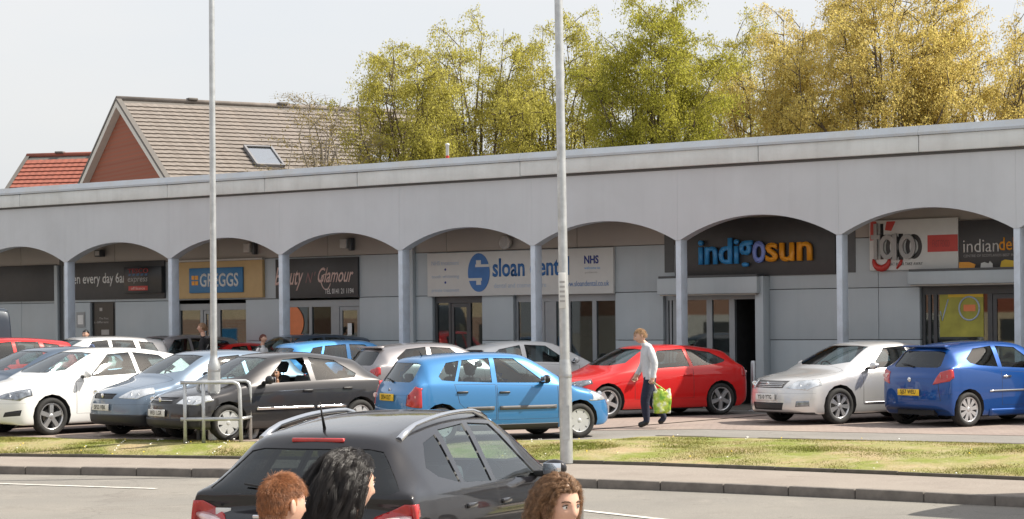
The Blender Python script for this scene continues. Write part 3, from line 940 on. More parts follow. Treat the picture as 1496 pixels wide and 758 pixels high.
VAN = dict(L=5.2, W=1.95, H=2.42, wb=3.1, fo=.92, r=.33, hz=1.02, cx=.95, cz=1.28, wx=1.72, rx=4.95, rz=2.36, gx=5.06, gz=1.30, tz=1.22,
    bf=1.12, br=1.22, rw=.80, nose=.2, tail=.08, g=.24, gf=.24, gr=.34,
    win=[[(1.36, 0), (1.80, .55), (2.28, .60), (2.30, 0)]],
    doors=[[(1.15, .42), (1.15, 1.08), (2.36, 1.12), (2.36, .42)]],
    lamps=[('headlight', [(.55, .80), (.95, .78), (.98, .98), (.70, 1.0)], True, 'headlamp', True, .004), ('tail_light', [(.86, .7), (.99, .7), (.99, 1.15), (.88, 1.15)], False, 'tail_lamp', True, .006)],
    strips=[], wkey='cover', spokes=6, rim=.21, tw=.21, mir=.5)
MPV = dict(L=4.28, W=1.78, H=1.64, wb=2.65, fo=.88, r=.315, hz=.86, cx=1.05, cz=1.10, wx=1.95, rx=3.95, rz=1.56, gx=4.12, gz=1.05, tz=.98,
    bf=.98, br=1.02, rw=.70, nose=.22, tail=.10, g=.2, gf=.2, gr=.28,
    win=[[(1.60, 0), (2.07, .96), (2.48, 1), (2.50, 0)], [(2.58, 0), (2.56, 1), (3.15, 1), (3.25, .02)], [(3.34, .02), (3.26, .98), (3.66, .95), (3.84, .15), (3.8, .04)]],
    doors=[[(1.38, .36), (1.38, .95), (2.52, .98), (2.52, .36)], [(2.54, .36), (2.54, .98), (3.28, 1.0), (3.22, .66), (2.95, .36)]],
    lamps=[('headlight', [(.50, .74), (.90, .72), (.99, .82), (.95, .90), (.62, .86)], True, 'headlamp', True, .004),
           ('grille', [(-.40, .66), (.40, .66), (.45, .78), (-.45, .78)], True, 'black_trim', False, -.01),
           ('tail_light', [(.78, .72), (.99, .72), (.99, 1.05), (.84, 1.05)], False, 'tail_lamp', True, .006)],
    strips=[], wkey='split', spokes=6, rim=.21, tw=.2, plate_f='SF07 HJD', plate_r='SF07 HJD')
# ------------------------------------------------------------------ ground, road, pavement, verge, car park
def ground_mat(name, cols, scales, rough=.9, bump=.4, bscale=90, crack=False, speck=.25):
    m, nt, b = nodes_of(name)
    N = nt.nodes; Lk = nt.links
    tc = N.new('ShaderNodeTexCoord')
    prev = None
    base = N.new('ShaderNodeRGB'); base.outputs[0].default_value = (*cols[0], 1)
    out = base.outputs[0]
    for c, s, (lo, hi), amt in scales:
        n = N.new('ShaderNodeTexNoise'); n.inputs['Scale'].default_value = s; n.inputs['Detail'].default_value = 8; n.inputs['Roughness'].default_value = .62
        Lk.new(tc.outputs['Object'], n.inputs['Vector'])
        r = N.new('ShaderNodeMapRange'); r.inputs[1].default_value = lo; r.inputs[2].default_value = hi; r.inputs[4].default_value = amt
        Lk.new(n.outputs['Fac'], r.inputs[0])
        mx = N.new('ShaderNodeMixRGB'); mx.inputs[2].default_value = (*c, 1)
        Lk.new(r.outputs[0], mx.inputs[0]); Lk.new(out, mx.inputs[1])
        out = mx.outputs[0]
    n = N.new('ShaderNodeTexNoise'); n.inputs['Scale'].default_value = bscale; n.inputs['Detail'].default_value = 3
    Lk.new(tc.outputs['Object'], n.inputs['Vector'])
    r = N.new('ShaderNodeMapRange'); r.inputs[1].default_value = .3; r.inputs[2].default_value = .7; r.inputs[3].default_value = 1 - speck; r.inputs[4].default_value = 1 + speck
    Lk.new(n.outputs['Fac'], r.inputs[0])
    mx = N.new('ShaderNodeMixRGB'); mx.blend_type = 'MULTIPLY'; mx.inputs[0].default_value = 1
    Lk.new(out, mx.inputs[1]); Lk.new(r.outputs[0], mx.inputs[2])
    out = mx.outputs[0]
    if crack:
        w = N.new('ShaderNodeTexVoronoi'); w.feature = 'DISTANCE_TO_EDGE'; w.inputs['Scale'].default_value = .22
        nn = N.new('ShaderNodeTexNoise'); nn.inputs['Scale'].default_value = 1.3; nn.inputs['Detail'].default_value = 6
        Lk.new(tc.outputs['Object'], nn.inputs['Vector'])
        ad = N.new('ShaderNodeMixRGB'); ad.blend_type = 'ADD'; ad.inputs[0].default_value = .9
        Lk.new(tc.outputs['Object'], ad.inputs[1]); Lk.new(nn.outputs['Color'], ad.inputs[2])
        Lk.new(ad.outputs[0], w.inputs['Vector'])
        rr = N.new('ShaderNodeMapRange'); rr.inputs[1].default_value = 0; rr.inputs[2].default_value = .006; rr.inputs[3].default_value = .82; rr.inputs[4].default_value = 1
        Lk.new(w.outputs['Distance'], rr.inputs[0])
        m3 = N.new('ShaderNodeMixRGB'); m3.blend_type = 'MULTIPLY'; m3.inputs[0].default_value = 1
        Lk.new(out, m3.inputs[1]); Lk.new(rr.outputs[0], m3.inputs[2])
        out = m3.outputs[0]
    Lk.new(out, b.inputs['Base Color'])
    b.inputs['Roughness'].default_value = rough
    b.inputs['Specular IOR Level'].default_value = .25
    if bump:
        bp = N.new('ShaderNodeBump'); bp.inputs['Strength'].default_value = bump; bp.inputs['Distance'].default_value = .01
        Lk.new(n.outputs['Fac'], bp.inputs['Height']); Lk.new(bp.outputs[0], b.inputs['Normal'])
    return m

ground_mat('road_asphalt', [(.197, .187, .170)], [((.235, .22, .195), .35, (.4, .65), .8), ((.155, .14, .125), .9, (.55, .72), .5), ((.12, .11, .10), 2.6, (.60, .72), .5), ((.27, .25, .22), 1.4, (.58, .70), .5)], crack=True)
ground_mat('pavement_tarmac', [(.24, .21, .183)], [((.275, .243, .212), .8, (.4, .6), .8), ((.20, .17, .145), 2.2, (.55, .7), .5)], bump=.3)
ground_mat('car_park_asphalt', [(.20, .19, .175)], [((.24, .228, .21), .5, (.4, .6), .8), ((.15, .147, .143), 1.7, (.55, .7), .45)], crack=True)
ground_mat('far_soil', [(.24, .225, .20)], [((.30, .28, .24), .2, (.4, .6), .8)])
ground_mat('verge_soil', [(.26, .235, .10)], [((.34, .26, .15), .9, (.46, .60), .95), ((.17, .20, .035), 1.1, (.44, .60), .9), ((.36, .31, .20), 4.0, (.5, .7), .6)], bump=.6, bscale=45, speck=.3)
pm('kerb_concrete', (.19, .17, .15), .9, var=.2, scale=5, bump=.3, bscale=70, dirt=(.10, .09, .08), dscale=3, damt=.7)
pm('edging_concrete', (.12, .105, .085), .9, var=.25, scale=6, bump=.3, bscale=70, dirt=(.09, .09, .06), dscale=4, damt=.7)
pm('road_paint', (.62, .60, .55), .8, var=.15, scale=8, dirt=(.25, .23, .21), dscale=9, damt=.75)

def paver_mat():
    m, nt, b = nodes_of('block_paving')
    N = nt.nodes; Lk = nt.links
    tc = N.new('ShaderNodeTexCoord')
    mp = N.new('ShaderNodeMapping'); mp.inputs['Rotation'].default_value = (0, 0, R(53))
    Lk.new(tc.outputs['Object'], mp.inputs[0])
    br = N.new('ShaderNodeTexBrick')
    br.inputs['Color1'].default_value = (.27, .215, .19, 1); br.inputs['Color2'].default_value = (.235, .19, .17, 1); br.inputs['Mortar'].default_value = (.16, .12, .10, 1)
    br.inputs['Scale'].default_value = 1.0; br.inputs['Brick Width'].default_value = .2; br.inputs['Row Height'].default_value = .1; br.inputs['Mortar Size'].default_value = .006
    Lk.new(mp.outputs[0], br.inputs['Vector'])
    n = N.new('ShaderNodeTexNoise'); n.inputs['Scale'].default_value = .7; n.inputs['Detail'].default_value = 6
    Lk.new(tc.outputs['Object'], n.inputs['Vector'])
    r = N.new('ShaderNodeMapRange'); r.inputs[1].default_value = .4; r.inputs[2].default_value = .7; r.inputs[4].default_value = .6
    Lk.new(n.outputs['Fac'], r.inputs[0])
    mx = N.new('ShaderNodeMixRGB'); mx.inputs[2].default_value = (.34, .275, .23, 1)
    Lk.new(r.outputs[0], mx.inputs[0]); Lk.new(br.outputs['Color'], mx.inputs[1])
    Lk.new(mx.outputs[0], b.inputs['Base Color'])
    b.inputs['Roughness'].default_value = .85
    bp = N.new('ShaderNodeBump'); bp.inputs['Strength'].default_value = .5; bp.inputs['Distance'].default_value = .004
    Lk.new(br.outputs['Fac'], bp.inputs['Height']); bp.invert = True; Lk.new(bp.outputs[0], b.inputs['Normal'])
paver_mat()

def resample(pts, step):
    pts = [Vector((p[0], p[1])) for p in pts]
    n = len(pts); dense = []
    for i in range(n - 1):
        p0, p1, p2, p3 = pts[max(i - 1, 0)], pts[i], pts[i + 1], pts[min(i + 2, n - 1)]
        for k in range(12):
            t = k / 12
            dense.append(.5 * ((2 * p1) + (p2 - p0) * t + (2 * p0 - 5 * p1 + 4 * p2 - p3) * t * t + (3 * p1 - p0 - 3 * p2 + p3) * t ** 3))
    dense.append(pts[-1])
    out = [dense[0]]; acc = 0
    for a, b in zip(dense, dense[1:]):
        l = (b - a).length
        pos = 0
        while acc + (l - pos) >= step:
            pos += step - acc; acc = 0
            out.append(a + (b - a) * (pos / l))
        acc += l - pos
    return out

ROAD_Z, PAVE_Z = -.32, -.20
KERB = [(-28.66, 35.92), (-18.15, 33.62), (-12.42, 32.19), (-7.73, 30.9), (-4.27, 29.79), (0.91, 27.36), (3.27, 25.96), (5.97, 24.0), (9.74, 21.01), (16.24, 15.47), (24.84, 7.64)]
VERGE_F = [(-28.64, 38.18), (-18.14, 35.79), (-12.79, 34.36), (-8.26, 33.02), (-4.57, 31.93), (0.86, 30.11), (3.58, 28.43), (6.53, 26.28), (10.5, 23.19), (17.18, 17.37), (26.73, 8.59)]
VERGE_B = [(-30, 40.6), (-19, 38.4), (-13.4, 36.8), (-8.85, 35.4), (-4.72, 33.3), (1.1, 32.9), (2.32, 33.7), (4.13, 32.6), (7.65, 30.6), (12.5, 27.3), (20, 21.0), (30, 11.8)]
NS = 110
def line_n(pts, n=NS):
    r = resample(pts, .1)
    return [r[int(i * (len(r) - 1) / (n - 1))] for i in range(n)]
kl, vf, vb = line_n(KERB), line_n(VERGE_F), line_n(VERGE_B)

def ribbon(name, A, za, B, zb, mat, kind='structure', rows=1, bump=0.0, seed=1):
    rnd = random.Random(seed)
    vs = []; fs = []
    for i in range(len(A)):
        for k in range(rows + 1):
            t = k / rows
            p = A[i] * (1 - t) + B[i] * t
            z = za * (1 - t) + zb * t
            if bump and 0 < k < rows: z += rnd.uniform(-bump, bump) + bump * math.sin(p.x * 1.3 + p.y) + .06 * math.sin(t * math.pi)
            vs.append((p.x, p.y, z))
    w = rows + 1
    for i in range(len(A) - 1):
        for k in range(rows): fs.append((i * w + k, (i + 1) * w + k, (i + 1) * w + k + 1, i * w + k + 1))
    mb = MB().add(vs, fs, 0, True)
    o = mb.build(name, mat)
    bm = bmesh.new(); bm.from_mesh(o.data)
    for f in bm.faces:
        if f.normal.z < 0: f.normal_flip()
    bm.to_mesh(o.data); bm.free()
    return tag(o, kind=kind)

g = MB().add([(-900, -60, -.62), (900, -60, -.62), (900, 2400, -.62), (-900, 2400, -.62)], [(0, 1, 2, 3)]).build('ground', MATS['far_soil'])
tag(g, kind='structure')
# road: from the far kerb to the near pavement
near = [Vector((p.x * .9, -8.0)) for p in kl]
ribbon('road', near, ROAD_Z - .24, kl, ROAD_Z, MATS['road_asphalt'], rows=6)
npave = MB().box(-14, 16, -7.9, 9.4, -.62, -.36).build('near_pavement', MATS['pavement_tarmac']); tag(npave, kind='structure')
pav_in = []
def offset_line(L_, d):
    out = []
    for i, p in enumerate(L_):
        a = L_[max(i - 1, 0)]; b = L_[min(i + 1, len(L_) - 1)]
        t = (b - a).normalized()
        out.append(p + Vector((-t.y, t.x)) * d)
    return out
ribbon('pavement', offset_line(kl, .125), PAVE_Z - .003, offset_line(vf, -.03), PAVE_Z + .012, MATS['pavement_tarmac'], rows=3)
verge = ribbon('verge', offset_line(vf, .02), PAVE_Z + .0, vb, .0, MATS['verge_soil'], rows=10, bump=.012)

def stones(parent_name, pts, length, width, ztop, depth, mat, stone='kerb_stone', seed=3, bev=.015, gap=.008, xlim=(-13, 12)):
    """a row of kerb stones, each one an object of its own"""
    rnd = random.Random(seed)
    root = empty(parent_name, (0, 0, 0)); tag(root, kind='structure')
    me = MB().bbox(gap / 2, length - gap / 2, 0, width, -depth, 0, bev).mesh(stone)
    me.materials.append(mat)
    r = resample(pts, length)
    for a, b in zip(r, r[1:]):
        if a.x < xlim[0] or a.x > xlim[1]: continue
        o = bpy.data.objects.new(stone, me); COL.objects.link(o); o.parent = root
        o.location = (a.x, a.y, ztop + rnd.uniform(-.004, .004))
        o.rotation_euler = (rnd.uniform(-.01, .01), rnd.uniform(-.004, .004), math.atan2(b.y - a.y, b.x - a.x) + rnd.uniform(-.004, .004))
    return root
stones('road_kerb', KERB, .915, .125, PAVE_Z + .004, .25, MATS['kerb_concrete'])
stones('verge_edging', VERGE_F, .915, .05, PAVE_Z + .06, .2, MATS['edging_concrete'], 'edging_stone', 5, .008)
stones('car_park_kerb', VERGE_B[6:], .915, .125, .012, .25, MATS['edging_concrete'], 'kerb_stone', 8)

# car park sheet and its red block paved bays
far = [Vector((p.x * 2.2 + 6, 78 - p.x * .5)) for p in vb]
ribbon('car_park', vb, 0.0, far, 0.0, MATS['car_park_asphalt'], rows=8)
bays = MB()
lane = offset_line(vb, 2.0)
bay_f = []
for i, p in enumerate(vb):
    q = lane[i]
    w = min(max((p.x + 3.5) / 4.5, 0), 1)
    bay_f.append(p * (1 - w) + q * w + Vector((0, .06)))
bay_b = [Vector((p.x + 5.0, p.y + 6.5)) for p in bay_f]
ribbon('parking_bays', bay_f, .005, bay_b, .005, MATS['block_paving'], rows=3)

# road markings
def road_z(x, y):
    best = min(kl, key=lambda p: abs(p.x - x))
    t = (y + 8.0) / (best.y + 8.0)
    return (ROAD_Z - .24) * (1 - t) + ROAD_Z * t
def dash(x0, y0, x1, y1, w=.11):
    a = Vector((x0, y0)); b = Vector((x1, y1)); t = (b - a).normalized(); n = Vector((-t.y, t.x)) * w / 2
    vs = []
    for p in (a - n, b - n, b + n, a + n): vs.append((p.x, p.y, road_z(p.x, p.y) + .008))
    o = MB().add(vs, [(0, 1, 2, 3)]).build('road_marking', MATS['road_paint'])
    tag(o, kind='structure')
dash(-9.6, 30.2, -4.87, 28.0)
dash(.67, 24.5, 2.5, 22.1)
dash(5.0, 19.4, 7.1, 17.3)
dash(-11.5, 25.9, -5.67, 23.8)
# ------------------------------------------------------------------ parade of shops
TH = R(36.2)
DF = 37.49                       # camera's distance to the arcade plane
BP = 1.78                        # arcade depth
B_LOC = (DF * math.sin(TH), DF * math.cos(TH), 0)
pm('fascia_render', (.55, .575, .60), .75, var=.05, scale=.8, bump=.05, bscale=30, dirt=(.45, .46, .475), dscale=.5, damt=.35, streak=.05)
pm('column_paint', (.58, .645, .72), .55, var=.06, scale=2, dirt=(.30, .30, .31), dscale=3, damt=.35)
pm('band_panel', (.68, .71, .705), .6, var=.06, scale=1.5, dirt=(.42, .42, .40), dscale=1.1, damt=.4, streak=.10)
pm('roof_trim', (.46, .50, .54), .6, metal=.0, var=.06, scale=2, dirt=(.45, .43, .38), dscale=2.2, damt=.5)
pm('dark_joint', (.10, .10, .10), .8)
pm('wall_panel', (.455, .50, .525), .5, var=.06, scale=1.2, dirt=(.40, .47, .51), dscale=.8, damt=.4, streak=.05)
pm('warm_bounce_panel', (.36, .33, .30), .6, var=.05, scale=1.2)  # top row of wall panels, warm ground bounce put into the colour
pm('soffit', (.40, .37, .33), .8, var=.08)
pm('frame_grey', (.27, .29, .31), .4, metal=.3, var=.05)
pm('frame_dark', (.06, .065, .07), .4, var=.1)
pm('doorway_shade', (.05, .05, .052), .8, var=.2)
pm('shop_floor', (.16, .14, .12), .7)
pm('shop_wall', (.30, .28, .25), .8, var=.1)
pm('sign_charcoal', (.045, .045, .047), .45, var=.1)
pm('flat_roof', (.20, .20, .20), .9)

COLT = [-7.83, -11.63, -15.44, -19.22, -23.034, -26.857, -30.696, -34.51, -38.36, -42.31, -46.2, -50.1, -54.0]     # column positions along the front
bld = empty('shop_parade', B_LOC, -TH, 'long grey shop parade with shallow arches on slim columns', 'building')
XL, XR = COLT[-1], COLT[0]

def arc_pts(xa, xb, z0, z1, n=22):
    w = (xb - xa) / 2; h = z1 - z0
    rad = (w * w + h * h) / (2 * h)
    c = (xa + xb) / 2
    a = math.asin(w / rad)
    return [(c + rad * math.sin(-a + 2 * a * k / n), z1 - rad + rad * math.cos(-a + 2 * a * k / n)) for k in range(n + 1)]

bays_t = list(zip(COLT[1:], COLT[:-1]))
for (xa, xb) in bays_t:
    # arched front, one panel a bay, cut straight at the columns
    ar = arc_pts(xa + .06, xb - .06, 3.594, 4.068)
    poly = [(xa + .0012, 5.10)] + [(xa + .0012, 3.594)] + ar + [(xb - .0012, 3.594)] + [(xb - .0012, 5.10)]
    n = len(poly)
    mb = MB()
    vs = []
    top = 5.10
    # strip of quads from the arch up to the top edge
    low = [(xa + .0012, 3.594)] + ar + [(xb - .0012, 3.594)]
    for y in (0.0, .30):
        for p in low: vs.append((p[0], y, p[1]))
        for p in low: vs.append((p[0], y, top))
    m = len(low)
    fs = []
    for i in range(m - 1):
        fs += [(i, i + 1, m + i + 1, m + i), (2 * m + i + 1, 2 * m + i, 3 * m + i, 3 * m + i + 1), (i + 1, i, 2 * m + i, 2 * m + i + 1), (m + i, m + i + 1, 3 * m + i + 1, 3 * m + i)]
    fs += [(0, m, 3 * m, 2 * m), (m - 1, 3 * m - 1, 4 * m - 1, 2 * m - 1)]
    mb.add(vs, fs)
    mb.build('arch_panel', MATS['fascia_render'], bld)
for t in COLT[:-1]:
    c = MB().bbox(t - .065, t + .065, .015, .28, 0, 3.598, .008)
    c.build('column', MATS['column_paint'], bld)
# shadow gap, band panels and roof trim
MB().box(XL, XR, -.02, .28, 5.102, 5.15).build('gutter_gap', MATS['dark_joint'], bld)
x = XL
rnd = random.Random(4)
edges = [XL, -49.2, -44.0, -38.3, -34.9, -31.9, -27.1, -21.0, -17.4, -12.2, XR]
for a, b in zip(edges, edges[1:]):
    dz = rnd.uniform(-.006, .006)
    MB().bbox(a + .008, b - .008, -.11, .2, 5.152 + dz, 5.483 + dz, .012).build('band_panel', MATS['band_panel'], bld)
    mb = MB()
    v = [(a + .002, -.15, 5.491), (b - .002, -.15, 5.491), (b - .002, -.15, 5.541), (a + .002, -.15, 5.541), (a + .002, -.06, 5.678), (b - .002, -.06, 5.678), (b - .002, .5, 5.674), (a + .002, .5, 5.674), (a + .002, .5, 5.48), (b - .002, .5, 5.48)]
    mb.add(v, [(0, 1, 2, 3), (3, 2, 5, 4), (4, 5, 6, 7), (7, 6, 9, 8), (0, 8, 9, 1), (0, 3, 4, 7, 8), (1, 9, 6, 5, 2)])
    mb.build('roof_trim', MATS['roof_trim'], bld)
MB().box(XL, XR, .52, 13.0, 5.36, 5.52).build('roof', MATS['flat_roof'], bld)
MB().box(XL, XR, .31, BP + .2, 4.318, 4.40).build('soffit', MATS['soffit'], bld)
MB().box(XL, XR, 12.7, 13.0, 0, 5.35).build('rear_wall', MATS['wall_panel'], bld)
MB().box(XL - .3, XL - .005, 0, 13.0, 0, 5.48).build('end_wall', MATS['wall_panel'], bld)
MB().box(XR + .005, XR + .3, 0, 13.0, 0, 5.48).build('end_wall', MATS['wall_panel'], bld)
MB().box(XL, XR, .0, 12.6, -.3, .015).build('shop_floor', MATS['shop_floor'], bld)
MB().box(XL, XR, 6.8, 7.0, .02, 4.30).build('back_partition', MATS['shop_wall'], bld)
MB().box(XL, XR, BP + .25, 6.79, 2.61, 2.70).build('shop_ceiling', MATS['shop_wall'], bld)

# ---- shop front wall: clad panels in rows, with openings left for windows and doors
ZR = [0.02, 1.439, 2.529, 3.586, 4.309]
# openings: (t0, t1, z0, z1)
def bt(px, D=DF + BP):
    """place along the shop front seen at a column of the photograph (near eye height)"""
    a = (px - 748.0) / 3000.0
    Y = D / (a * math.sin(TH) + math.cos(TH))
    return a * Y * math.cos(TH) - Y * math.sin(TH)
OPEN = []
def add_open(t0, t1, z0, z1): OPEN.append((t0, t1, z0, z1))
def bz(px, py, D=DF + BP):
    a = (px - 748.0) / 3000.0
    Y = D / (a * math.sin(TH) + math.cos(TH))
    yh = 467 - (px - 748) * math.tan(R(ROLL))
    return 1.93 + (yh - py) * Y / 3000.0
def wp(t, d, z):
    return (B_LOC[0] + t * math.cos(TH) + d * math.sin(TH), B_LOC[1] - t * math.sin(TH) + d * math.cos(TH), z)

O_STORE_DOOR = (bt(132), bt(168), .02, 2.504)
O_BAKER = (bt(257), bt(359), .02, 2.404)
O_BEAUTY = (bt(414), bt(525), .02, 2.446)
O_DENT1 = (bt(632), bt(704), .02, 2.487)
O_DENT2 = (bt(750), bt(899), .02, 2.487)
O_SUN = (bt(969), bt(1122), .02, 2.471)
O_TGO = (bt(1344), bt(1500), .02, 2.504)
OPEN = [O_STORE_DOOR, O_BAKER, O_BEAUTY, O_DENT1, O_DENT2, O_SUN, O_TGO]

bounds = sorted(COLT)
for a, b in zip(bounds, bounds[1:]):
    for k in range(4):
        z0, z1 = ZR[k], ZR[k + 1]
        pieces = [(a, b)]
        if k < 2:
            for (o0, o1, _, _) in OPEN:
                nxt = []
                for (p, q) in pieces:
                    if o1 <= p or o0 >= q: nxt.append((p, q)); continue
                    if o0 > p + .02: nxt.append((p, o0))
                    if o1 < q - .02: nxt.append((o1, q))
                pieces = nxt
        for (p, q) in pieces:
            MB().bbox(p + .006, q - .006, BP + random.uniform(0, .003), BP + .12, z0 + .007, z1 - .007, .006).build('wall_panel', MATS['wall_panel' if k < 3 else 'warm_bounce_panel'], bld)
MB().box(XL, XR, BP + .125, BP + .16, 2.537, 4.309).build('wall_backing', MATS['dark_joint'], bld)
bk = sorted([XL] + [v for o in OPEN for v in o[:2]] + [XR])
for p, q in zip(bk[::2], bk[1::2]):
    MB().box(p, q, BP + .125, BP + .16, .02, 2.533).build('wall_backing', MATS['dark_joint'], bld)
MB().bbox(bt(601.5), bt(608), BP - .12, BP - .004, .02, 4.30, .006).build('pilaster', MATS['wall_panel'], bld)

def shopfront(o, mull, doors=(), frame='frame_grey', head=.14, set_in=.10, glassm='shop_glass', skip=()):
    """glazed front in an opening: outer frame, mullions, panes; mull gives the inner positions"""
    t0, t1, z0, z1 = o
    y0, y1 = BP + set_in, BP + set_in + .08
    F = MB()
    F.box(t0, t1, y0, y1, z1 - head, z1 + .03)
    F.box(t0, t0 + .07, y0 + .001, y1 - .001, z0, z1 - head - .001)
    F.box(t1 - .07, t1, y0 + .001, y1 - .001, z0, z1 - head - .001)
    fr = F.build('window_frame', MATS[frame], bld)
    ed = [t0 + .07] + [m for pr in mull for m in pr] + [t1 - .07]
    for (a, b) in mull: MB().box(a, b, y0 - .004, y1 + .004, z0, z1 - head - .002).build('mullion', MATS[frame], fr)
    for i, (a, b) in enumerate(zip(ed[::2], ed[1::2])):
        if i in skip: continue
        if i in doors:
            D_ = MB()
            D_.box(a + .008, a + .09, y0 + .01, y0 + .06, z0, z1 - head - .01); D_.box(b - .09, b - .008, y0 + .01, y0 + .06, z0, z1 - head - .01)
            D_.box(a + .091, b - .091, y0 + .01, y0 + .06, z1 - head - .10, z1 - head - .01); D_.box(a + .091, b - .091, y0 + .01, y0 + .06, z0, z0 + .14)
            d = D_.build('door', MATS[frame], bld)
            MB().tube([(a + .13, y0 - .03, .8), (a + .13, y0 - .03, 1.35)], .014).build('handle', MATS['chrome'], d)
            MB().box(a + .092, b - .092, y0 + .03, y0 + .036, z0 + .141, z1 - head - .101).build('pane', MATS[glassm], d)
        else:
            MB().box(a + .001, b - .001, y0 + .03, y0 + .036, z0, z1 - head - .002).build('pane', MATS[glassm], fr)
            MB().box(a + .002, b - .002, y0 + .012, y0 + .024, z0, z0 + .35).build('sill_panel', MATS[frame], fr)
    return fr
def mu(*px): return [(bt(p), bt(q)) for p, q in px]
shopfront(O_STORE_DOOR, [], doors=(0,), frame='frame_dark')
shopfront(O_BAKER, mu((289, 293), (304, 318)), doors=(1,))
shopfront(O_BEAUTY, mu((448, 452), (480, 492)), doors=(2,))
shopfront(O_DENT1, mu((652, 655), (682, 684)), doors=(1,), frame='frame_dark')
shopfront(O_DENT2, mu((778, 792), (801, 809), (827, 830), (862, 868)), doors=(1,))
shopfront(O_SUN, mu((975, 978), (980, 986), (1029, 1037), (1062, 1070)), frame='frame_grey', skip=(4,))
MB().box(bt(1066), bt(1130), BP + 2.6, BP + 2.7, .02, 2.6).build('shade_wall', MATS['doorway_shade'], bld)  # near-black walls added so the open doorway reads as unlit depth
MB().box(bt(1066) - .05, bt(1066), BP + .2, BP + 2.59, .02, 2.6).build('shade_wall', MATS['doorway_shade'], bld)
shopfront(O_TGO, mu((1353, 1357), (1361, 1366), (1440, 1447)), doors=(3,), frame='frame_dark')

# canopies over two of the doors, with downstands at the sides
def canopy(t0, t1, z0, z1, out):
    c = MB().bbox(t0, t1, BP - out, BP - .004, z0, z1, .012).build('canopy', MATS['wall_panel'], bld)
    MB().box(t0 + .02, t1 - .02, BP - out + .03, BP - .01, z1 + .002, z1 + .05).build('flashing', MATS['frame_dark'], c)
    MB().box(t0 + .05, t1 - .05, BP - out + .04, BP - .012, z0 - .03, z0 - .002).build('underside', MATS['soffit'], c)
    return c
canopy(bt(960, DF + BP - .46), bt(1106, DF + BP - .46), 2.454, 2.812, .46)
MB().bbox(bt(1113), bt(1125), BP - .30, BP - .003, .02, 2.82, .008).build('door_surround', MATS['wall_panel'], bld)
canopy(bt(1326, DF + BP - .46), bt(1520, DF + BP - .46), 2.571, 2.837, .46)
# dark slot windows high on the wall
for a, b in ((1239, 1251), (972, 986)):
    MB().box(bt(a), bt(b), BP - .012, BP - .003, bz((a + b) / 2, 398), 3.82).build('slot_window', MATS['frame_dark'], bld)
# dark joint strip at the end of the first store
MB().box(bt(88), bt(93), BP - .012, BP - .003, .02, 3.9).build('dark_strip', MATS['frame_dark'], bld)
MB().bbox(bt(83.5), bt(88), BP - .10, BP - .003, .02, 3.585, .006).build('pilaster', MATS['wall_panel'], bld)

# ------------------------------------------------------------------ signs on the shop fronts
pm('sign_white', (.62, .62, .60), .4, var=.03)
pm('sign_tan', (.52, .36, .17), .5, var=.05)
pm('sign_blue', (.03, .17, .36), .4, var=.05)
pm('sign_black', (.014, .015, .017), .3, var=.1)
pm('sign_red', (.50, .04, .03), .4, var=.06)
pm('print_white', (.75, .74, .72), .5)
pm('print_pink', (.72, .52, .47), .5)
pm('print_plum', (.25, .13, .13), .5)
pm('print_blue', (.04, .16, .42), .45)
pm('print_navy', (.03, .05, .25), .45)
pm('print_pale', (.42, .50, .62), .5)
pm('print_sky', (.05, .30, .66), .35)
pm('print_violet', (.22, .30, .70), .35)
pm('print_orange', (.80, .33, .02), .35)
pm('print_grey', (.36, .35, .34), .4)
pm('print_yellow', (.72, .48, .02), .4)
pm('print_dullred', (.30, .03, .03), .4)
pm('print_dullblue', (.02, .09, .20), .4)
pm('poster_orange', (.75, .22, .08), .5)
pm('poster_olive', (.36, .34, .05), .5, var=.3, scale=3)
pm('paper', (.75, .75, .74), .6)
pm('lamp_body', (.50, .48, .45), .5)

def sign(name, label, px0, px1, pyt, pyb, board, thick=.07, cat='sign', D=None, inset=0.0):
    """board on the shop wall; returns the root and a pair of functions from photo columns / rows to local x, z"""
    D = D or DF + BP - .05
    t0, t1 = bt(px0, D), bt(px1, D)
    pm_ = (px0 + px1) / 2
    z0, z1 = bz(pm_, pyb, D), bz(pm_, pyt, D)
    root = empty(name, wp(t0, BP - .004 - inset, z0), -TH, label, cat)
    b = MB().bbox(0, t1 - t0, -thick, 0, 0, z1 - z0, .006).build('board', MATS[board], root)
    fx = lambda px: bt(px, D) - t0
    slope = (bz(pm_, pyb, D) - bz(pm_, pyb + 10, D)) / 10
    def fz(py, px=None):
        return bz(px or pm_, py, D) - z0
    return root, b, fx, fz, t1 - t0, z1 - z0, -thick - .003

# 1 charcoal store board with its opening times
r_, b_, fx, fz, w_, h_, y_ = sign('shop_sign', 'charcoal store fascia with white lettering open every day', 99, 241, 382.5, 437, 'sign_charcoal', .05)
text_fit('open every day 6am', fx(96), fx(189), fz(418), fz(398), y_, r_, MATS['print_white'], bold=.012)
r_, b_, fx, fz, w_, h_, y_ = sign('shop_sign', 'black store sign with red bar and the word express', 186, 241, 389.5, 428, 'sign_black', .16)
text_fit('TESCO', fx(192), fx(222), fz(399), fz(392), y_, r_, MATS['print_dullred'], bold=.02)
for i in range(5):
    MB().prism([(fx(192.5 + 6 * i), h_ * .66), (fx(196 + 6 * i), h_ * .66), (fx(197 + 6 * i), h_ * .74), (fx(193.5 + 6 * i), h_ * .74)], y_ - .002, y_ + .003).build('blue_dash', MATS['print_dullblue'], r_)
text_fit('express', fx(192), fx(221), fz(414), fz(405.5), y_, r_, MATS['print_grey'], shear=.2)
rb = MB().bbox(fx(193), fx(221), y_ - .006, y_ + .003, h_ * .10, h_ * .27, .003).build('red_bar', MATS['sign_red'], r_)
text_fit('off licence', fx(197), fx(217), h_ * .13, h_ * .24, y_ - .008, r_, MATS['print_pink'], depth=.001)
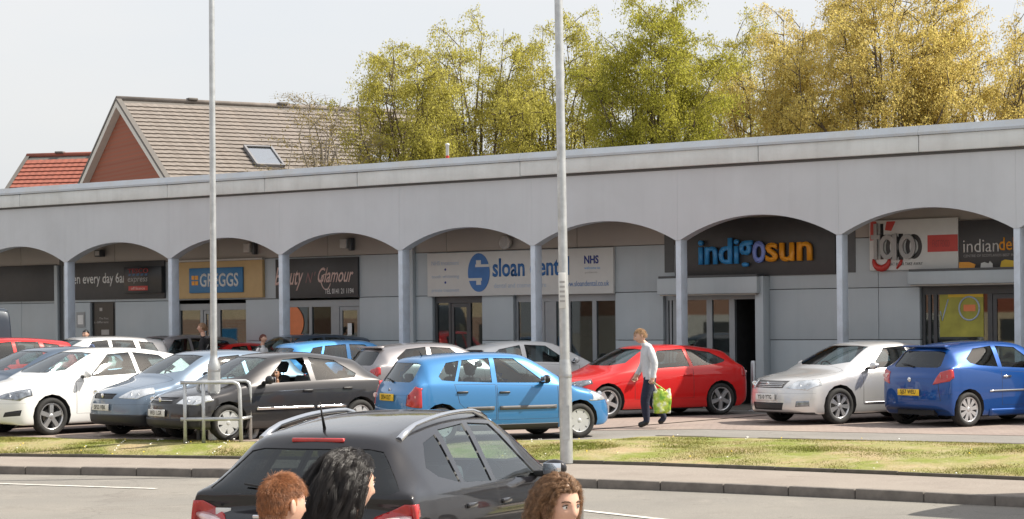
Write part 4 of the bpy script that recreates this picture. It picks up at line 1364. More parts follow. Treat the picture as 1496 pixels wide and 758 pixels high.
# far left blank board
r_, b_, fx, fz, w_, h_, y_ = sign('shop_sign', 'blank charcoal fascia board at the far left of the parade', -90, 83, 389.5, 441, 'sign_charcoal', .05)
# 2 baker
r_, b_, fx, fz, w_, h_, y_ = sign('shop_sign', 'tan bakery sign with a blue name panel in the middle', 259, 386, 381.5, 435.5, 'sign_tan', .10)
MB().box(-.02, w_ + .02, -.14, 0, h_ + .004, h_ + .05).build('light_bar', MATS['lamp_body'], r_)
b2 = MB().bbox(fx(281), fx(359), y_ - .05, y_ + .003, fz(427.5), fz(391), .008).build('name_panel', MATS['sign_blue'], r_)
for ii in range(2):
    for jj in range(2):
        MB().box(fx(285 + 5.2 * ii), fx(289.2 + 5.2 * ii), y_ - .058, y_ - .051, fz(416 - 8 * jj), fz(410 - 8 * jj)).build('logo_square', MATS['print_orange'], r_)
text_fit('GREGGS', fx(297), fx(353), fz(419), fz(399), y_ - .052, r_, MATS['print_white'], bold=.018)
# 3 beauty parlour
r_, b_, fx, fz, w_, h_, y_ = sign('shop_sign', 'black beauty salon sign with pink script lettering', 404, 524, 377, 434.5, 'sign_charcoal', .07)
text_fit('Beauty', fx(403), fx(445), fz(424), fz(389), y_, r_, MATS['print_pink'], shear=.45, bold=.008)
text_fit("N", fx(448), fx(459), fz(413), fz(398), y_, r_, MATS['print_plum'], shear=.4)
text_fit("'", fx(461), fx(463), fz(403), fz(397), y_, r_, MATS['print_plum'], shear=.4)
text_fit('Glamour', fx(466), fx(518), fz(413), fz(391), y_, r_, MATS['print_pink'], shear=.45, bold=.01)
# big looped tail of the G
loop = [(fx(478) + .16 * math.cos(a) * (1 + .2 * math.sin(a)), y_ - .003, fz(412) + .20 * math.sin(a)) for a in [k * math.pi / 9 + 1.2 for k in range(15)]]
MB().tube(loop, .013, 5).build('letter_loop', MATS['print_pink'], r_)
text_fit('TEL 0141 21 1194', fx(476), fx(518), fz(429.5), fz(422), y_, r_, MATS['print_white'], depth=.002)
# 4 dentist
r_, b_, fx, fz, w_, h_, y_ = sign('shop_sign', 'long white dentist sign with blue round logo and lettering', 626.5, 898, 366, 431, 'sign_white', .09)
tl = lambda px, f: h_ * f
# round S emblem: an ellipse split by two notches
ec, ez, ea, eb = fx(702), h_ * .53, (fx(718) - fx(686.5)) / 2, h_ * .44
def ell(a): return (ec + ea * math.cos(a), ez + eb * math.sin(a))
n = 30
ringo = MB()
em = [ell(2 * math.pi * k / 32) for k in range(32)]
MB().prism(em, y_ - .010, y_ + .003).build('emblem', MATS['print_blue'], r_)
for sg in (1, -1):
    MB().box(min(ec - sg * ea * .30, ec + sg * ea * 1.0), max(ec - sg * ea * .30, ec + sg * ea * 1.0), y_ - .014, y_ - .0105, ez + sg * .155 * h_ - .03 * h_, ez + sg * .155 * h_ + .03 * h_).build('emblem_notch', MATS['sign_white'], r_)
    MB().box(ec - ea * .22, ec + ea * .22, y_ - .0142, y_ - .0106, ez + sg * .23 * h_ - .05 * h_, ez + sg * .23 * h_ + .05 * h_).build('emblem_notch', MATS['sign_white'], r_)
text_fit('sloan dental', fx(722), fx(834), h_ * .42, h_ * .84, y_, r_, MATS['print_blue'], bold=.022)
text_fit('dental and cosmetic care', fx(724), fx(800), h_ * .17, h_ * .28, y_, r_, MATS['print_pale'], depth=.002)
text_fit('NHS', fx(856), fx(877), h_ * .66, h_ * .84, y_, r_, MATS['print_navy'], bold=.03)
text_fit('welcome to', fx(856), fx(879), h_ * .54, h_ * .60, y_, r_, MATS['print_sky'], depth=.002)
text_fit('patients', fx(857), fx(875), h_ * .44, h_ * .49, y_, r_, MATS['print_grey'], depth=.002)
text_fit('www.sloandental.co.uk', fx(824), fx(892), h_ * .17, h_ * .29, y_, r_, MATS['print_blue'], depth=.002)
for k, s in enumerate(('NHS treatment', 'tooth whitening', 'private treatment')):
    text_fit(s, fx(633), fx(673), h_ * (.72 - .32 * k), h_ * (.82 - .32 * k), y_, r_, MATS['print_pale'], depth=.002)
for k in range(2): MB().lathe([(.03, y_ - .002), (.001, y_ - .004)], 10, 'Y', Matrix.Translation((fx(653), 0, h_ * (.62 - .30 * k)))).build('dot', MATS['print_navy'], r_)
# 5 tanning salon: dark glossy fascia, standing letters
r_, b_, fx, fz, w_, h_, y_ = sign('shop_sign', 'dark glossy tanning salon fascia with raised blue and orange letters', 987, 1221, 318, 403, 'sign_charcoal', .05)
lz0 = fz(384.5, 1110)
text_fit('indi', fx(1025), fx(1083), lz0, fz(348, 1060), y_ - .03, r_, MATS['print_sky'], depth=.09, bold=.018)
text_fit('g', fx(1083), fx(1103), fz(396, 1110), fz(351, 1110), y_ - .03, r_, MATS['print_sky'], depth=.09, bold=.018)
text_fit('o', fx(1104), fx(1122), lz0, fz(352, 1110), y_ - .03, r_, MATS['print_violet'], depth=.09, bold=.018)
text_fit('sun', fx(1123), fx(1190), lz0 + .02, fz(354, 1150), y_ - .03, r_, MATS['print_orange'], depth=.09, bold=.018)
# 6 takeaway board
r_, b_, fx, fz, w_, h_, y_ = sign('shop_sign', 'white takeaway sign with big grey letters and red swirls', 1272.5, 1402, 320, 394, 'sign_white', .09)
def blob(pts, m, name, yy=0):
    MB().prism(pts, y_ - .004 - yy, y_ + .003).build(name, MATS[m], r_)
blob([(0.02, h_ * .60), (.16, h_ * .62), (.20, h_ * .80), (.16, h_ * .98), (.03, h_ * .98)], 'sign_red', 'red_swirl')
blob([(.36, h_ * .80), (.50, h_ * .78), (.60, h_ * .97), (.40, h_ * .97)], 'sign_red', 'red_swirl')
sw = [(.10 + .30 * (1 - math.cos(a)) * .5 * 1.2, y_ - .004, h_ * .23 - .2 * math.sin(a)) for a in [k * math.pi / 10 for k in range(11)]]
MB().tube(sw, [.03 + .05 * math.sin(k * math.pi / 10) for k in range(11)], 6).build('red_swirl', MATS['sign_red'], r_)
MB().tube([(.62, y_, h_ * .03), (.70, y_, h_ * .12), (.74, y_, h_ * .2)], [.02, .04, .03], 6).build('red_swirl', MATS['sign_red'], r_)
def ringp_(cx_, cz_, rx__, rz__, wd, y0, y1, mat, name):
    mb = MB(); vs = []; fs = []; m = 26
    for k in range(m):
        a_ = 2 * math.pi * k / m
        for (ra, rb) in ((rx__, rz__), (rx__ - wd, rz__ - wd * 1.15)):
            for yy in (y0, y1): vs.append((cx_ + ra * math.cos(a_), yy, cz_ + rb * math.sin(a_)))
    for k in range(m):
        p, q = 4 * k, 4 * ((k + 1) % m)
        fs += [(p, q, q + 2, p + 2), (p + 1, p + 3, q + 3, q + 1), (p, p + 1, q + 1, q), (p + 2, q + 2, q + 3, p + 3)]
    return mb.add(vs, fs).build(name, MATS[mat], r_)
gx_, ox_ = fx(1300.5), fx(1329.5)
rrx, rrz, gz_ = (fx(1311) - fx(1290)) / 2 * 1.1, h_ * .245, h_ * .46
for dxx, mt_, yy0, yy1 in ((.12, 'sign_black', y_ - .004, y_ + .002), (0, 'print_grey', y_ - .075, y_ - .02)):  # black offset copies on the board draw the raised letters' shadow
    MB().bbox(fx(1281) + dxx, fx(1285.5) + dxx, yy0, yy1, h_ * .22, h_ * .93, .002).build('letter_and_shadow', MATS[mt_], r_)
    MB().bbox(fx(1277) + dxx, fx(1290) + dxx, yy0 + .001, yy1 - .001, h_ * .62, h_ * .71, .002).build('letter_and_shadow', MATS[mt_], r_)
    ringp_(gx_ + dxx, gz_, rrx, rrz, .085, yy0, yy1, mt_, 'letter_and_shadow')
    MB().bbox(gx_ + rrx - .07 + dxx, gx_ + rrx + .03 + dxx, yy0 + .001, yy1 - .001, h_ * .20, h_ * .72, .002).build('letter_and_shadow', MATS[mt_], r_)
    ringp_(ox_ + dxx, gz_, rrx * 1.02, rrz, .085, yy0, yy1, mt_, 'letter_and_shadow')
MB().box(fx(1357.5), w_ - .004, y_ - .006, y_ + .003, h_ * .34, h_ * .67).build('red_panel', MATS['sign_red'], r_)
text_fit('FAST FOOD', fx(1365), fx(1390), h_ * .43, h_ * .57, y_ - .008, r_, MATS['print_dullred'], depth=.001)
text_fit('EAT IN OR TAKE AWAY', fx(1302), fx(1350), h_ * .09, h_ * .15, y_, r_, MATS['black_print'], depth=.002)
# 7 indian restaurant board
r_, b_, fx, fz, w_, h_, y_ = sign('shop_sign', 'black restaurant sign reading indian delight with food pictures below', 1402.8, 1530, 320, 394, 'sign_charcoal', .08)
tw = fx(1460)
text_fit('indian', fx(1409.5), fx(1461), h_ * .36, h_ * .62, y_, r_, MATS['print_white'], bold=-.004)
text_fit('delight', fx(1461.5), fx(1516), h_ * .30, h_ * .64, y_, r_, MATS['print_orange'], bold=.01)
text_fit('CENTRE OF SCOTLANDS BEST INDIAN FOOD', fx(1409.5), fx(1512), h_ * .265, h_ * .315, y_, r_, MATS['print_grey'], depth=.002)
blob([(.0, h_ * .02), (.32, h_ * .02), (.36, h_ * .12), (.22, h_ * .17), (.0, h_ * .17)], 'print_orange', 'picture')
blob([(fx(1434), h_ * .02), (fx(1452), h_ * .02), (fx(1452), h_ * .12), (fx(1448), h_ * .18), (fx(1446), h_ * .13), (fx(1440), h_ * .16), (fx(1435), h_ * .14)], 'sign_white', 'picture')
blob([(fx(1463), h_ * .06), (fx(1470), h_ * .02), (fx(1488), h_ * .02), (fx(1490), h_ * .16), (fx(1470), h_ * .2), (fx(1465), h_ * .17)], 'print_yellow', 'picture')

# small things on the shop fronts
def poster(label, px0, px1, pyt, pyb, mat, d=BP + .08, cat='poster', name='poster'):
    D = DF + d
    t0, t1 = bt(px0, D), bt(px1, D)
    z0, z1 = bz((px0 + px1) / 2, pyb, D), bz((px0 + px1) / 2, pyt, D)
    root = empty(name, wp(t0, d, z0), -TH, label, cat)
    MB().box(0, t1 - t0, -.006, 0, 0, z1 - z0).build('sheet', MATS[mat], root)
    return root, t1 - t0, z1 - z0
pr, pw, ph = poster('framed notice beside the dark store door', 112, 124, 456, 478, 'frame_grey', BP - .02, 'notice', 'notice')
MB().box(.06, pw - .06, -.009, -.0065, .08, ph - .08).build('paper', MATS['paper'], pr)
pr, pw, ph = poster('dark poster with pale print filling the store door', 134, 166, 443, 490, 'sign_black', BP + .09)
MB().box(pw * .38, pw * .5, -.009, -.0065, ph * .76, ph * .86).build('print', MATS['print_grey'], pr)
text_fit('The Post', pw * .35, pw * .78, ph * .50, ph * .56, -.007, pr, MATS['print_grey'], depth=.001)
text_fit('a different', pw * .12, pw * .78, ph * .38, ph * .45, -.007, pr, MATS['print_grey'], depth=.001)
MB().box(pw * .45, pw * .8, -.009, -.0065, ph * .02, ph * .18).build('print', MATS['print_grey'], pr)
# orange disc poster in the salon window
D_ = DF + BP + .118
t0 = bt(416, D_)
pr = empty('poster', wp(t0, BP + .118, bz(430, 500, D_)), -TH, 'orange round window poster in the beauty salon', 'poster')
hh = bz(430, 443, D_) - bz(430, 500, D_)
pts = [(-.42 + 1.08 * math.cos(a), hh * .5 + hh * .66 * math.sin(a)) for a in [R(-64 + 8 * k) for k in range(17)]]
pts = [p for p in pts if p[1] > 0]
MB().prism([(-.3, pts[0][1])] + pts + [(-.3, pts[-1][1])], -.006, 0).build('sheet', MATS['poster_orange'], pr)
poster('white paper notice taped to the salon door', 508, 514, 472, 489, 'paper', BP + .09, 'notice', 'notice')
pr, pw, ph = poster('olive printed window poster of the takeaway shop', 1373, 1437, 423, 492, 'poster_olive', BP + .122)
MB().box(pw * .2, pw, -.009, -.0065, ph * .84, ph * .99).build('print', MATS['print_yellow'], pr)
ringp = [(pw * .68 + .22 * math.cos(a), -.009, ph * .60 + .24 * math.sin(a)) for a in [k * math.pi / 12 for k in range(25)]]
MB().tube(ringp, .02, 5).build('print', MATS['print_pale'], pr)
MB().box(pw * .55, pw * .82, -.011, -.0065, ph * .54, ph * .68).build('print', MATS['poster_orange'], pr)
MB().tube([(pw * .2, -.009, ph * .8), (pw * .06, -.009, ph * .35), (0.02, -.009, ph * .55)], .014, 5).build('print', MATS['print_pale'], pr)
pr, pw, ph = poster('blue lettered panel low inside the salon doorway', 1083, 1112, 510, 522, 'print_sky', BP + 1.2)
# flood lights and cameras under the arches
def lamp(label, px, py, kind):
    D = DF + BP - .12
    o = empty('wall_light' if kind != 'cam' else 'security_camera', wp(bt(px, D), BP - .004, bz(px, py, D)), -TH, label, 'light' if kind != 'cam' else 'camera')
    if kind == 'round':
        MB().lathe([(.001, -.20), (.15, -.20), (.17, -.16), (.15, -.05), (.05, 0)], 18, 'Y').build('housing', MATS['lamp_body'], o)
        MB().lathe([(.001, -.206), (.12, -.203)], 18, 'Y').build('lens', MATS['print_grey'], o)
    elif kind == 'box':
        MB().bbox(-.11, .11, -.20, -.06, -.10, .14, .015).build('housing', MATS['lamp_body'], o)
        MB().box(-.03, .03, -.06, 0, -.05, .05).build('bracket', MATS['frame_dark'], o)
        MB().bbox(.14, .24, -.16, -.02, -.16, .16, .02).build('driver_box', MATS['frame_dark'], o)
    else:
        MB().bbox(-.12, .12, -.22, -.03, -.10, .10, .02).build('housing', MATS['frame_dark'], o)
        MB().box(-.08, .08, -.226, -.2205, -.06, .06).build('lens', MATS['print_grey'], o)
        MB().tube([(0, -.03, 0), (0, 0, .05)], .02).build('bracket', MATS['frame_dark'], o)
    return o
lamp('small square camera above the store lettering', 147, 370, 'cam')
lamp('boxy flood light above the tan bakery sign', 364, 363, 'box')
lamp('slim wall light above the beauty salon sign', 505, 357, 'box')
lamp('round bulkhead light above the dentist sign', 740, 354, 'round')

# people and things by the doors come later; the bollard guards the tanning salon door
pm('steel', (.45, .46, .47), .35, metal=.8, var=.1)
def bollard(x, y, label):
    o = empty('bollard', (x, y, 0), 0, label, 'bollard')
    MB().lathe([(.055, 0), (.055, 1.0), (.045, 1.04), (.001, 1.045)], 16).build('post', MATS['steel'], o)
    MB().lathe([(.11, .0), (.11, .03), (.056, .035)], 16).build('base_plate', MATS['steel'], o)
bollard(4.95, 42.2, 'short steel bollard outside the tanning salon door')
# ------------------------------------------------------------------ cars
paint('paint_white', (.80, .80, .79), 0)
paint('paint_ice', (.17, .225, .30), .4)
paint('paint_graphite', (.045, .044, .046), .4, .32)
paint('paint_blue', (.05, .20, .44), .25)
paint('paint_red', (.58, .018, .018), .05)
paint('paint_silver', (.66, .66, .66), .6)
paint('paint_deep_blue', (.006, .06, .25), .25)
paint('paint_black', (.010, .0095, .012), .2, .3)
paint('paint_steel_blue', (.07, .10, .145), .4)
paint('paint_sky', (.10, .36, .75), .3)
paint('paint_dark_silver', (.26, .25, .26), .6)
for P in (CLIO3,):
    P['strips'] = [(a, b, c or 'paint_deep_blue', d) for a, b, c, d in P['strips']]

def park(P, heading, wheel, px, py_world):
    """root location so that the named wheel touches the ground at a given spot"""
    L, hw = P['L'], P['W'] / 2
    x = L / 2 - (P['fo'] if wheel[0] == 'f' else P['fo'] + P['wb'])
    y = (hw - .02) * (1 if wheel[1] == 'l' else -1)
    h = R(heading)
    return (px - (x * math.cos(h) - y * math.sin(h)), py_world - (x * math.sin(h) + y * math.cos(h)), 0)

def recolor(root, old, new):
    for ch in root.children_recursive:
        for sl in ch.material_slots:
            if sl.material == old:
                sl.link = 'OBJECT'; sl.material = new

GP = 'cars parked in front of the shops'
M_ = MATS
def badge(root, info, x, y, z, r, front=True):
    MB().lathe([(.001, 0), (r * .8, 0), (r, .004), (r * .8, .012)], 12, 'Y', Matrix.Translation((x, y, z)) @ Matrix.Rotation(R(90 if front else -90), 4, 'Z')).build('badge', M_['chrome'], root)

white, wi = make_car('parked_car', ASTRAJ, M_['paint_white'], 'white hatchback with five spoke wheels at the left edge of the front row', GP, park(ASTRAJ, 225, 'fl', -7.99, 35.62), 225, interior_mat=M_['pale_lining'])
fies, fi = make_car('parked_car', FIESTA, M_['paint_ice'], 'pale ice blue hatchback with black lower bumper between white and dark cars', GP, (-5.50, 36.05, 0), 222, interior_mat=M_['pale_lining'])
dark, di = make_car('parked_car', ASTRAG, M_['paint_graphite'], 'dark grey hatchback with people inside behind the railing', GP, park(ASTRAG, 219, 'fl', -4.61, 33.35), 219)
clio, ci = make_car('parked_car', CLIO2, M_['paint_blue'], 'mid blue five door hatchback in the middle behind the right lamp post', GP, park(CLIO2, 27, 'fr', 1.09, 33.3), 27)
audi, ai = make_car('parked_car', A3, M_['paint_red'], 'red three door hatchback behind the walking man', GP, park(A3, 207.5, 'fl', 1.84, 39.56), 207.5)
aven, vi = make_car('parked_car', AVENSIS, M_['paint_silver'], 'silver saloon with its nose towards the road right of the man', GP, park(AVENSIS, 212, 'fl', 5.86, 36.74), 212)
cli3, c3 = make_car('parked_car', CLIO3, M_['paint_deep_blue'], 'deep blue three door hatchback at the right edge seen from behind', GP, park(CLIO3, 33, 'rr', 7.88, 35.43), 33, rear_glass=M_['privacy_glass'])
suv, si = make_car('car', SUV, M_['paint_black'], 'black estate SUV with silver roof rails on the road in front', None, (-.80, 16.2, -.385), 71.0, rear_glass=M_['privacy_glass'])

# extra details per car
def rails(root, info, P, d0, d1, w=.60, mat='chrome'):
    sx, hw, ht = info['sx'], info['hw'], info['hit_top']
    for s in (1, -1):
        pts = []
        for k in range(13):
            t = k / 12
            d = lerp(d0, d1, t)
            h = .055 * min(1, t * 7, (1 - t) * 7)
            pts.append((sx(d), s * hw * w, ht(sx(d), s * hw * w) + h - .004))
        rr = [.026 if k in (0, 1, 11, 12) else .019 for k in range(13)]
        MB().tube(pts, rr, 8).build('roof_rail', M_[mat], root)
rails(suv, si, SUV, 2.05, 3.85, .60)
sx = si['sx']
# rear details of the SUV: brake light, wiper, aerial, clear lamp inserts, handles, badge
zt = si['hit_top'](sx(3.98), 0)
xb_ = si['hit_rear'](0, 1.475)
MB().bbox(xb_ - .012, xb_ + .03, -.20, .20, 1.462, 1.492, .008).build('brake_light', M_['tail_lamp'], suv)
MB().tube([(sx(3.80), 0.06, si['hit_top'](sx(3.80), .06) - .01), (sx(3.88), .06, si['hit_top'](sx(3.8), .06) + .19)], [.014, .004], 6).build('aerial', M_['rubber'], suv)
wx_ = si['hit_rear'](0, 1.16)
MB().tube([(si['hit_rear'](0, 1.12) - .03, 0, 1.12), (si['hit_rear'](.2, 1.17) - .03, .22, 1.165), (si['hit_rear'](.4, 1.19) - .03, .42, 1.185)], [.02, .012, .008], 6).build('wiper', M_['rubber'], suv)
for s in (1, -1):
    pts = [(si['hit_rear'](s * si['hw'] * f, z) - .016, s * si['hw'] * f, z) for f, z in ((.62, .915), (.70, .925), (.78, .935), (.86, .95), (.92, .965))]
    MB().tube(pts, [.012, .034, .042, .036, .016], 8).build('reverse_light', M_['tail_lamp_clear'], suv)
MB().bbox(si['hit_rear'](0, .98) - .03, si['hit_rear'](0, .98), -.3, .3, .955, .985, .008).build('tailgate_trim', M_['chrome'], suv)
MB().bbox(si['hit_rear'](.58, .99) - .008, si['hit_rear'](.58, .99), .53, .65, .965, 1.015, .003).build('sticker', M_['plate_white'], suv)
badge_x = si['hit_rear'](0, 1.03)

# front grille bars and badges
for root, info, P, z, w in ((aven, vi, AVENSIS, (.685, .715, .745), .40), (dark, di, ASTRAG, (.67,), .36), (audi, ai, A3, (.48, .54, .60, .66), .33)):
    for zz in z:
        x = info['hit_front'](0, zz)
        pts = [(info['hit_front'](y, zz) + .002, y, zz) for y in [info['hw'] * w * k / 4 for k in range(-4, 5)]]
        MB().tube(pts, .008, 5).build('grille_bar', M_['chrome'], root)
    badge(root, info, info['hit_front'](0, z[-1]) + .01, 0, z[len(z) // 2] + .01, .05)
badge(fies, fi, fi['hit_front'](0, .72) + .012, 0, .715, .045)
badge(cli3, c3, c3['hit_rear'](0, .82) - .012, 0, .82, .045, False)
badge(clio, ci, ci['hit_rear'](0, .83) - .012, 0, .83, .04, False)
for root, info, d, P in ((clio, ci, 3.2, CLIO2), (fies, fi, 2.1, FIESTA)):
    s_ = info['sx'](d)
    z0 = info['hit_top'](s_, 0)
    MB().tube([(s_, 0, z0 - .01), (s_ - .06, 0, z0 + .10)], [.012, .004], 6).build('aerial', M_['rubber'], root)
# rear wipers
for root, info, z in ((clio, ci, .98), (cli3, c3, 1.06)):
    h = info['hit_rear']
    MB().tube([(h(0, z - .02) - .02, 0, z - .02), (h(.15, z + .02) - .02, .17, z + .02), (h(.3, z + .03) - .02, .34, z + .03)], [.016, .01, .006], 6).build('wiper', M_['rubber'], root)
# roof spoiler on the deep blue car
x0, x1 = c3['sx'](3.50), c3['sx'](3.66)
MB().bbox(x1, x0, -.52, .52, 1.375, 1.41, .012).build('spoiler', M_['paint_deep_blue'], cli3)

# ---- second row: built once for each shape, then copied
G2 = 'cars in the second row'
def at_px(px, Y): return ((px - 748) / 3000.0 * Y, Y, 0)
def back(src, old, new, label, px, Y, heading):
    c = copy_tree(src)
    c.location = at_px(px, Y); c.rotation_euler = (0, 0, R(heading)); c.name = 'parked_car'
    c['label'] = label; c['group'] = G2
    if new is not None: recolor(c, old, new)
    return c
P_ = dict(AVENSIS); 
mpv, mi_ = make_car('parked_car', MPV, M_['paint_silver'], 'tall silver car behind the white hatchback roof', G2, at_px(122, 49.5), 216, interior_mat=M_['pale_lining'])
back(mpv, M_['paint_silver'], M_['paint_dark_silver'], 'grey people carrier with roof rails beyond the tall silver car', 238, 52.0, 222)
back(white, M_['paint_white'], M_['paint_steel_blue'], 'blue grey car with black mirror at the far left of the front rows', 62, 39.4, 226)
back(mpv, M_['paint_silver'], M_['paint_red'], 'red car roof at the far left edge beyond the other cars', -22, 47.0, 220)
back(dark, M_['paint_graphite'], M_['paint_red'], 'low red car roof below the bakery window', 325, 53.0, 216)
back(mpv, M_['paint_silver'], M_['paint_steel_blue'], 'dark blue grey car below the beauty salon window', 432, 50.5, 222)
back(clio, M_['paint_blue'], M_['paint_sky'], 'bright sky blue hatchback beyond the grey car', 512, 47.0, 30).scale = (1.07, 1.07, 1.07)
sh = back(cli3, M_['paint_deep_blue'], M_['paint_dark_silver'], 'dark silver hatchback seen from behind beyond the mid blue car', 640, 42.8, 30)
back(aven, M_['paint_silver'], M_['paint_white'], 'white saloon beyond the mid blue hatchback with dark windows', 770, 45.5, 28)

paint('paint_van', (.018, .028, .042), .1)
van1, _v = make_car('van', VAN, M_['paint_van'], 'blue grey van at the far left edge below the blank fascia', None, at_px(-150, 47.0), 216)
van2 = copy_tree(van1)
van2.location = (8.85, 22.5, -.34); van2.rotation_euler = (0, 0, R(322))
van2['label'] = 'white van just outside the right edge that shades the road'
recolor(van2, M_['paint_van'], M_['paint_white'])
# ------------------------------------------------------------------ lamp posts, railing, odds and ends
def lamp_post(x, y, z, label, r0, r1, hj, lean, sign=False):
    o = empty('lamp_post', (x, y, z), 0, label, 'lamp post')
    o.rotation_euler = (0, R(lean), 0)
    MB().lathe([(r0, 0), (r0, hj - .06), (r0 * .98, hj), (r1 * 1.25, hj + .10), (r1 * 1.12, hj + .16)], 18).build('base_section', MATS['galvanised'], o)
    MB().lathe([(r1 * 1.1, hj + .15), (r1, hj + 2), (r1 * .8, 9.6)], 16).build('shaft', MATS['galvanised'], o)
    MB().box(-.05, .05, -r0 - .006, -r0 + .02, .35, .85).build('access_door', MATS['galvanised'], o)
    MB().lathe([(r0 + .006, hj - .10), (r0 + .008, hj - .08), (r0 + .006, hj - .06)], 18).build('collar', MATS['steel'], o)
    arm = MB().tube([(0, 0, 9.5), (0, -.1, 9.75), (0, -.6, 9.9), (0, -1.1, 9.92)], [r1 * .8, .05, .04, .035], 10).build('arm', MATS['galvanised'], o)
    MB().bbox(-.14, .14, -1.75, -1.05, 9.85, 10.0, .05).build('lantern', MATS['lamp_body'], o)
    if sign:
        MB().bbox(-.075, .03, -r1 - .035, -r1 - .02, 2.27, 2.79, .004).build('notice_plate', MATS['sign_white'], o)
        for k in range(5): MB().box(-.06, .015, -r1 - .037, -r1 - .0355, 2.36 + .07 * k, 2.39 + .07 * k).build('print_line', MATS['print_grey'], o)
    return o
lamp_post(.78, 30.1, -.18, 'near galvanised lamp post with a white notice plate beside the verge', .095, .068, 1.36, -.45, True)
lamp_post(-4.86, 33.4, -.03, 'far galvanised lamp post standing inside the railing', .105, .052, 1.27, .2)

def railing():
    o = empty('railing', (-4.95, 33.35, -.03), 0, 'galvanised tubular guard railing round the left lamp post', 'railing')
    m = MATS['galvanised']
    s = 3000 / 33.0
    x0, x1 = -.535, .42
    y = -.35
    def L_(px): return (px - 748) / 3000 * 33.0 + 4.95
    a, b, c = L_(269), L_(296), L_(349)
    zt, zm = 1.00, .41
    for xx in (a, b):
        MB().tube([(xx, y, 0), (xx, y, zt - .02)], .030, 10).build('post', m, o)
    MB().tube([(a - .07, y, zt), (b, y, zt), (c - .10, y, zt), (c - .03, y, zt - .03), (c, y, zt - .11), (c + .01, y, .5), (c + .02, y, 0)], .032, 10).build('top_rail', m, o)
    MB().tube([(a - .07, y, zm), (c, y, zm)], .032, 10).build('mid_rail', m, o)
    # far side of the frame, behind the post
    MB().tube([(a + .12, y + .62, 0), (a + .12, y + .62, zt - .09), (a + .14, y + .62, zt - .03), (a + .20, y + .62, zt), (c + .02, y + .62, zt), (c + .07, y + .62, zt - .03), (c + .09, y + .62, zt - .09), (c + .09, y + .62, 0)], .03, 10).build('rear_rail', m, o)
    for xx in (a - .07, c): MB().tube([(xx + .02, y + .02, zm), (xx + .10, y + .60, zm)], .026, 8).build('side_rail', m, o)
    return o
railing()

# clods of earth on the verge
pm('earth', (.09, .07, .05), .95, var=.4, scale=14, bump=.8, bscale=30)
def clod(px, py, w, label, seed):
    rnd = random.Random(seed)
    Y = 31.6 - (px - 1250) * .0062
    o = empty('earth_clod', ((px - 748) / 3000 * Y, Y, -.03 - .0), 0, label, 'earth clod', 'clods of earth on the verge')
    z = 1.93 - (py - 461) * Y / 3000
    o.location.z = z - .03
    bm = bmesh.new(); bmesh.ops.create_icosphere(bm, subdivisions=3, radius=.5)
    for v in bm.verts:
        k = .75 + .5 * rnd.random()
        v.co = Vector((v.co.x * w * k, v.co.y * .14 * k, (v.co.z * .10 + .03) * k))
    me = bpy.data.meshes.new('lump'); bm.to_mesh(me); bm.free()
    link_mesh('lump', me, o, MATS['earth'])
clod(1222, 663, .16, 'dark earth clod left on the verge below the silver car', 1)
clod(1262, 665, .30, 'flat earth clod in the middle of the verge clods', 2)
clod(1300, 665, .11, 'round earth clod on the verge below the deep blue car', 3)
clod(1386, 661, .12, 'small earth clod farthest right on the verge', 4)
# ------------------------------------------------------------------ houses behind the parade
def brick_mat(name, c1, c2, mortar):
    m, nt, b = nodes_of(name)
    N = nt.nodes; Lk = nt.links
    tc = N.new('ShaderNodeTexCoord')
    mp = N.new('ShaderNodeMapping'); mp.inputs['Rotation'].default_value = (R(90), 0, 0)
    Lk.new(tc.outputs['Object'], mp.inputs[0])
    br = N.new('ShaderNodeTexBrick')
    br.inputs['Color1'].default_value = (*c1, 1); br.inputs['Color2'].default_value = (*c2, 1); br.inputs['Mortar'].default_value = (*mortar, 1)
    br.inputs['Scale'].default_value = 1; br.inputs['Brick Width'].default_value = .225; br.inputs['Row Height'].default_value = .075; br.inputs['Mortar Size'].default_value = .008
    Lk.new(mp.outputs[0], br.inputs['Vector'])
    Lk.new(br.outputs['Color'], b.inputs['Base Color'])
    b.inputs['Roughness'].default_value = .9
    return m
brick_mat('house_brick', (.34, .105, .06), (.28, .085, .05), (.28, .11, .07))
brick_mat('pale_brick', (.42, .22, .15), (.36, .18, .12), (.40, .32, .26))
pm('brown_tile', (.20, .175, .155), .85, var=.25, scale=3, dirt=(.19, .155, .13), dscale=2, damt=.6)
pm('red_tile', (.27, .088, .06), .8, var=.2, scale=3, dirt=(.28, .08, .05), dscale=3, damt=.6)
pm('barge_board', (.62, .60, .55), .6, var=.05)
pm('verge_dark', (.12, .11, .10), .7)
pm('skylight_frame', (.20, .20, .21), .5)
glass('skylight_glass', (.5, .55, .58), 12.0, .03)

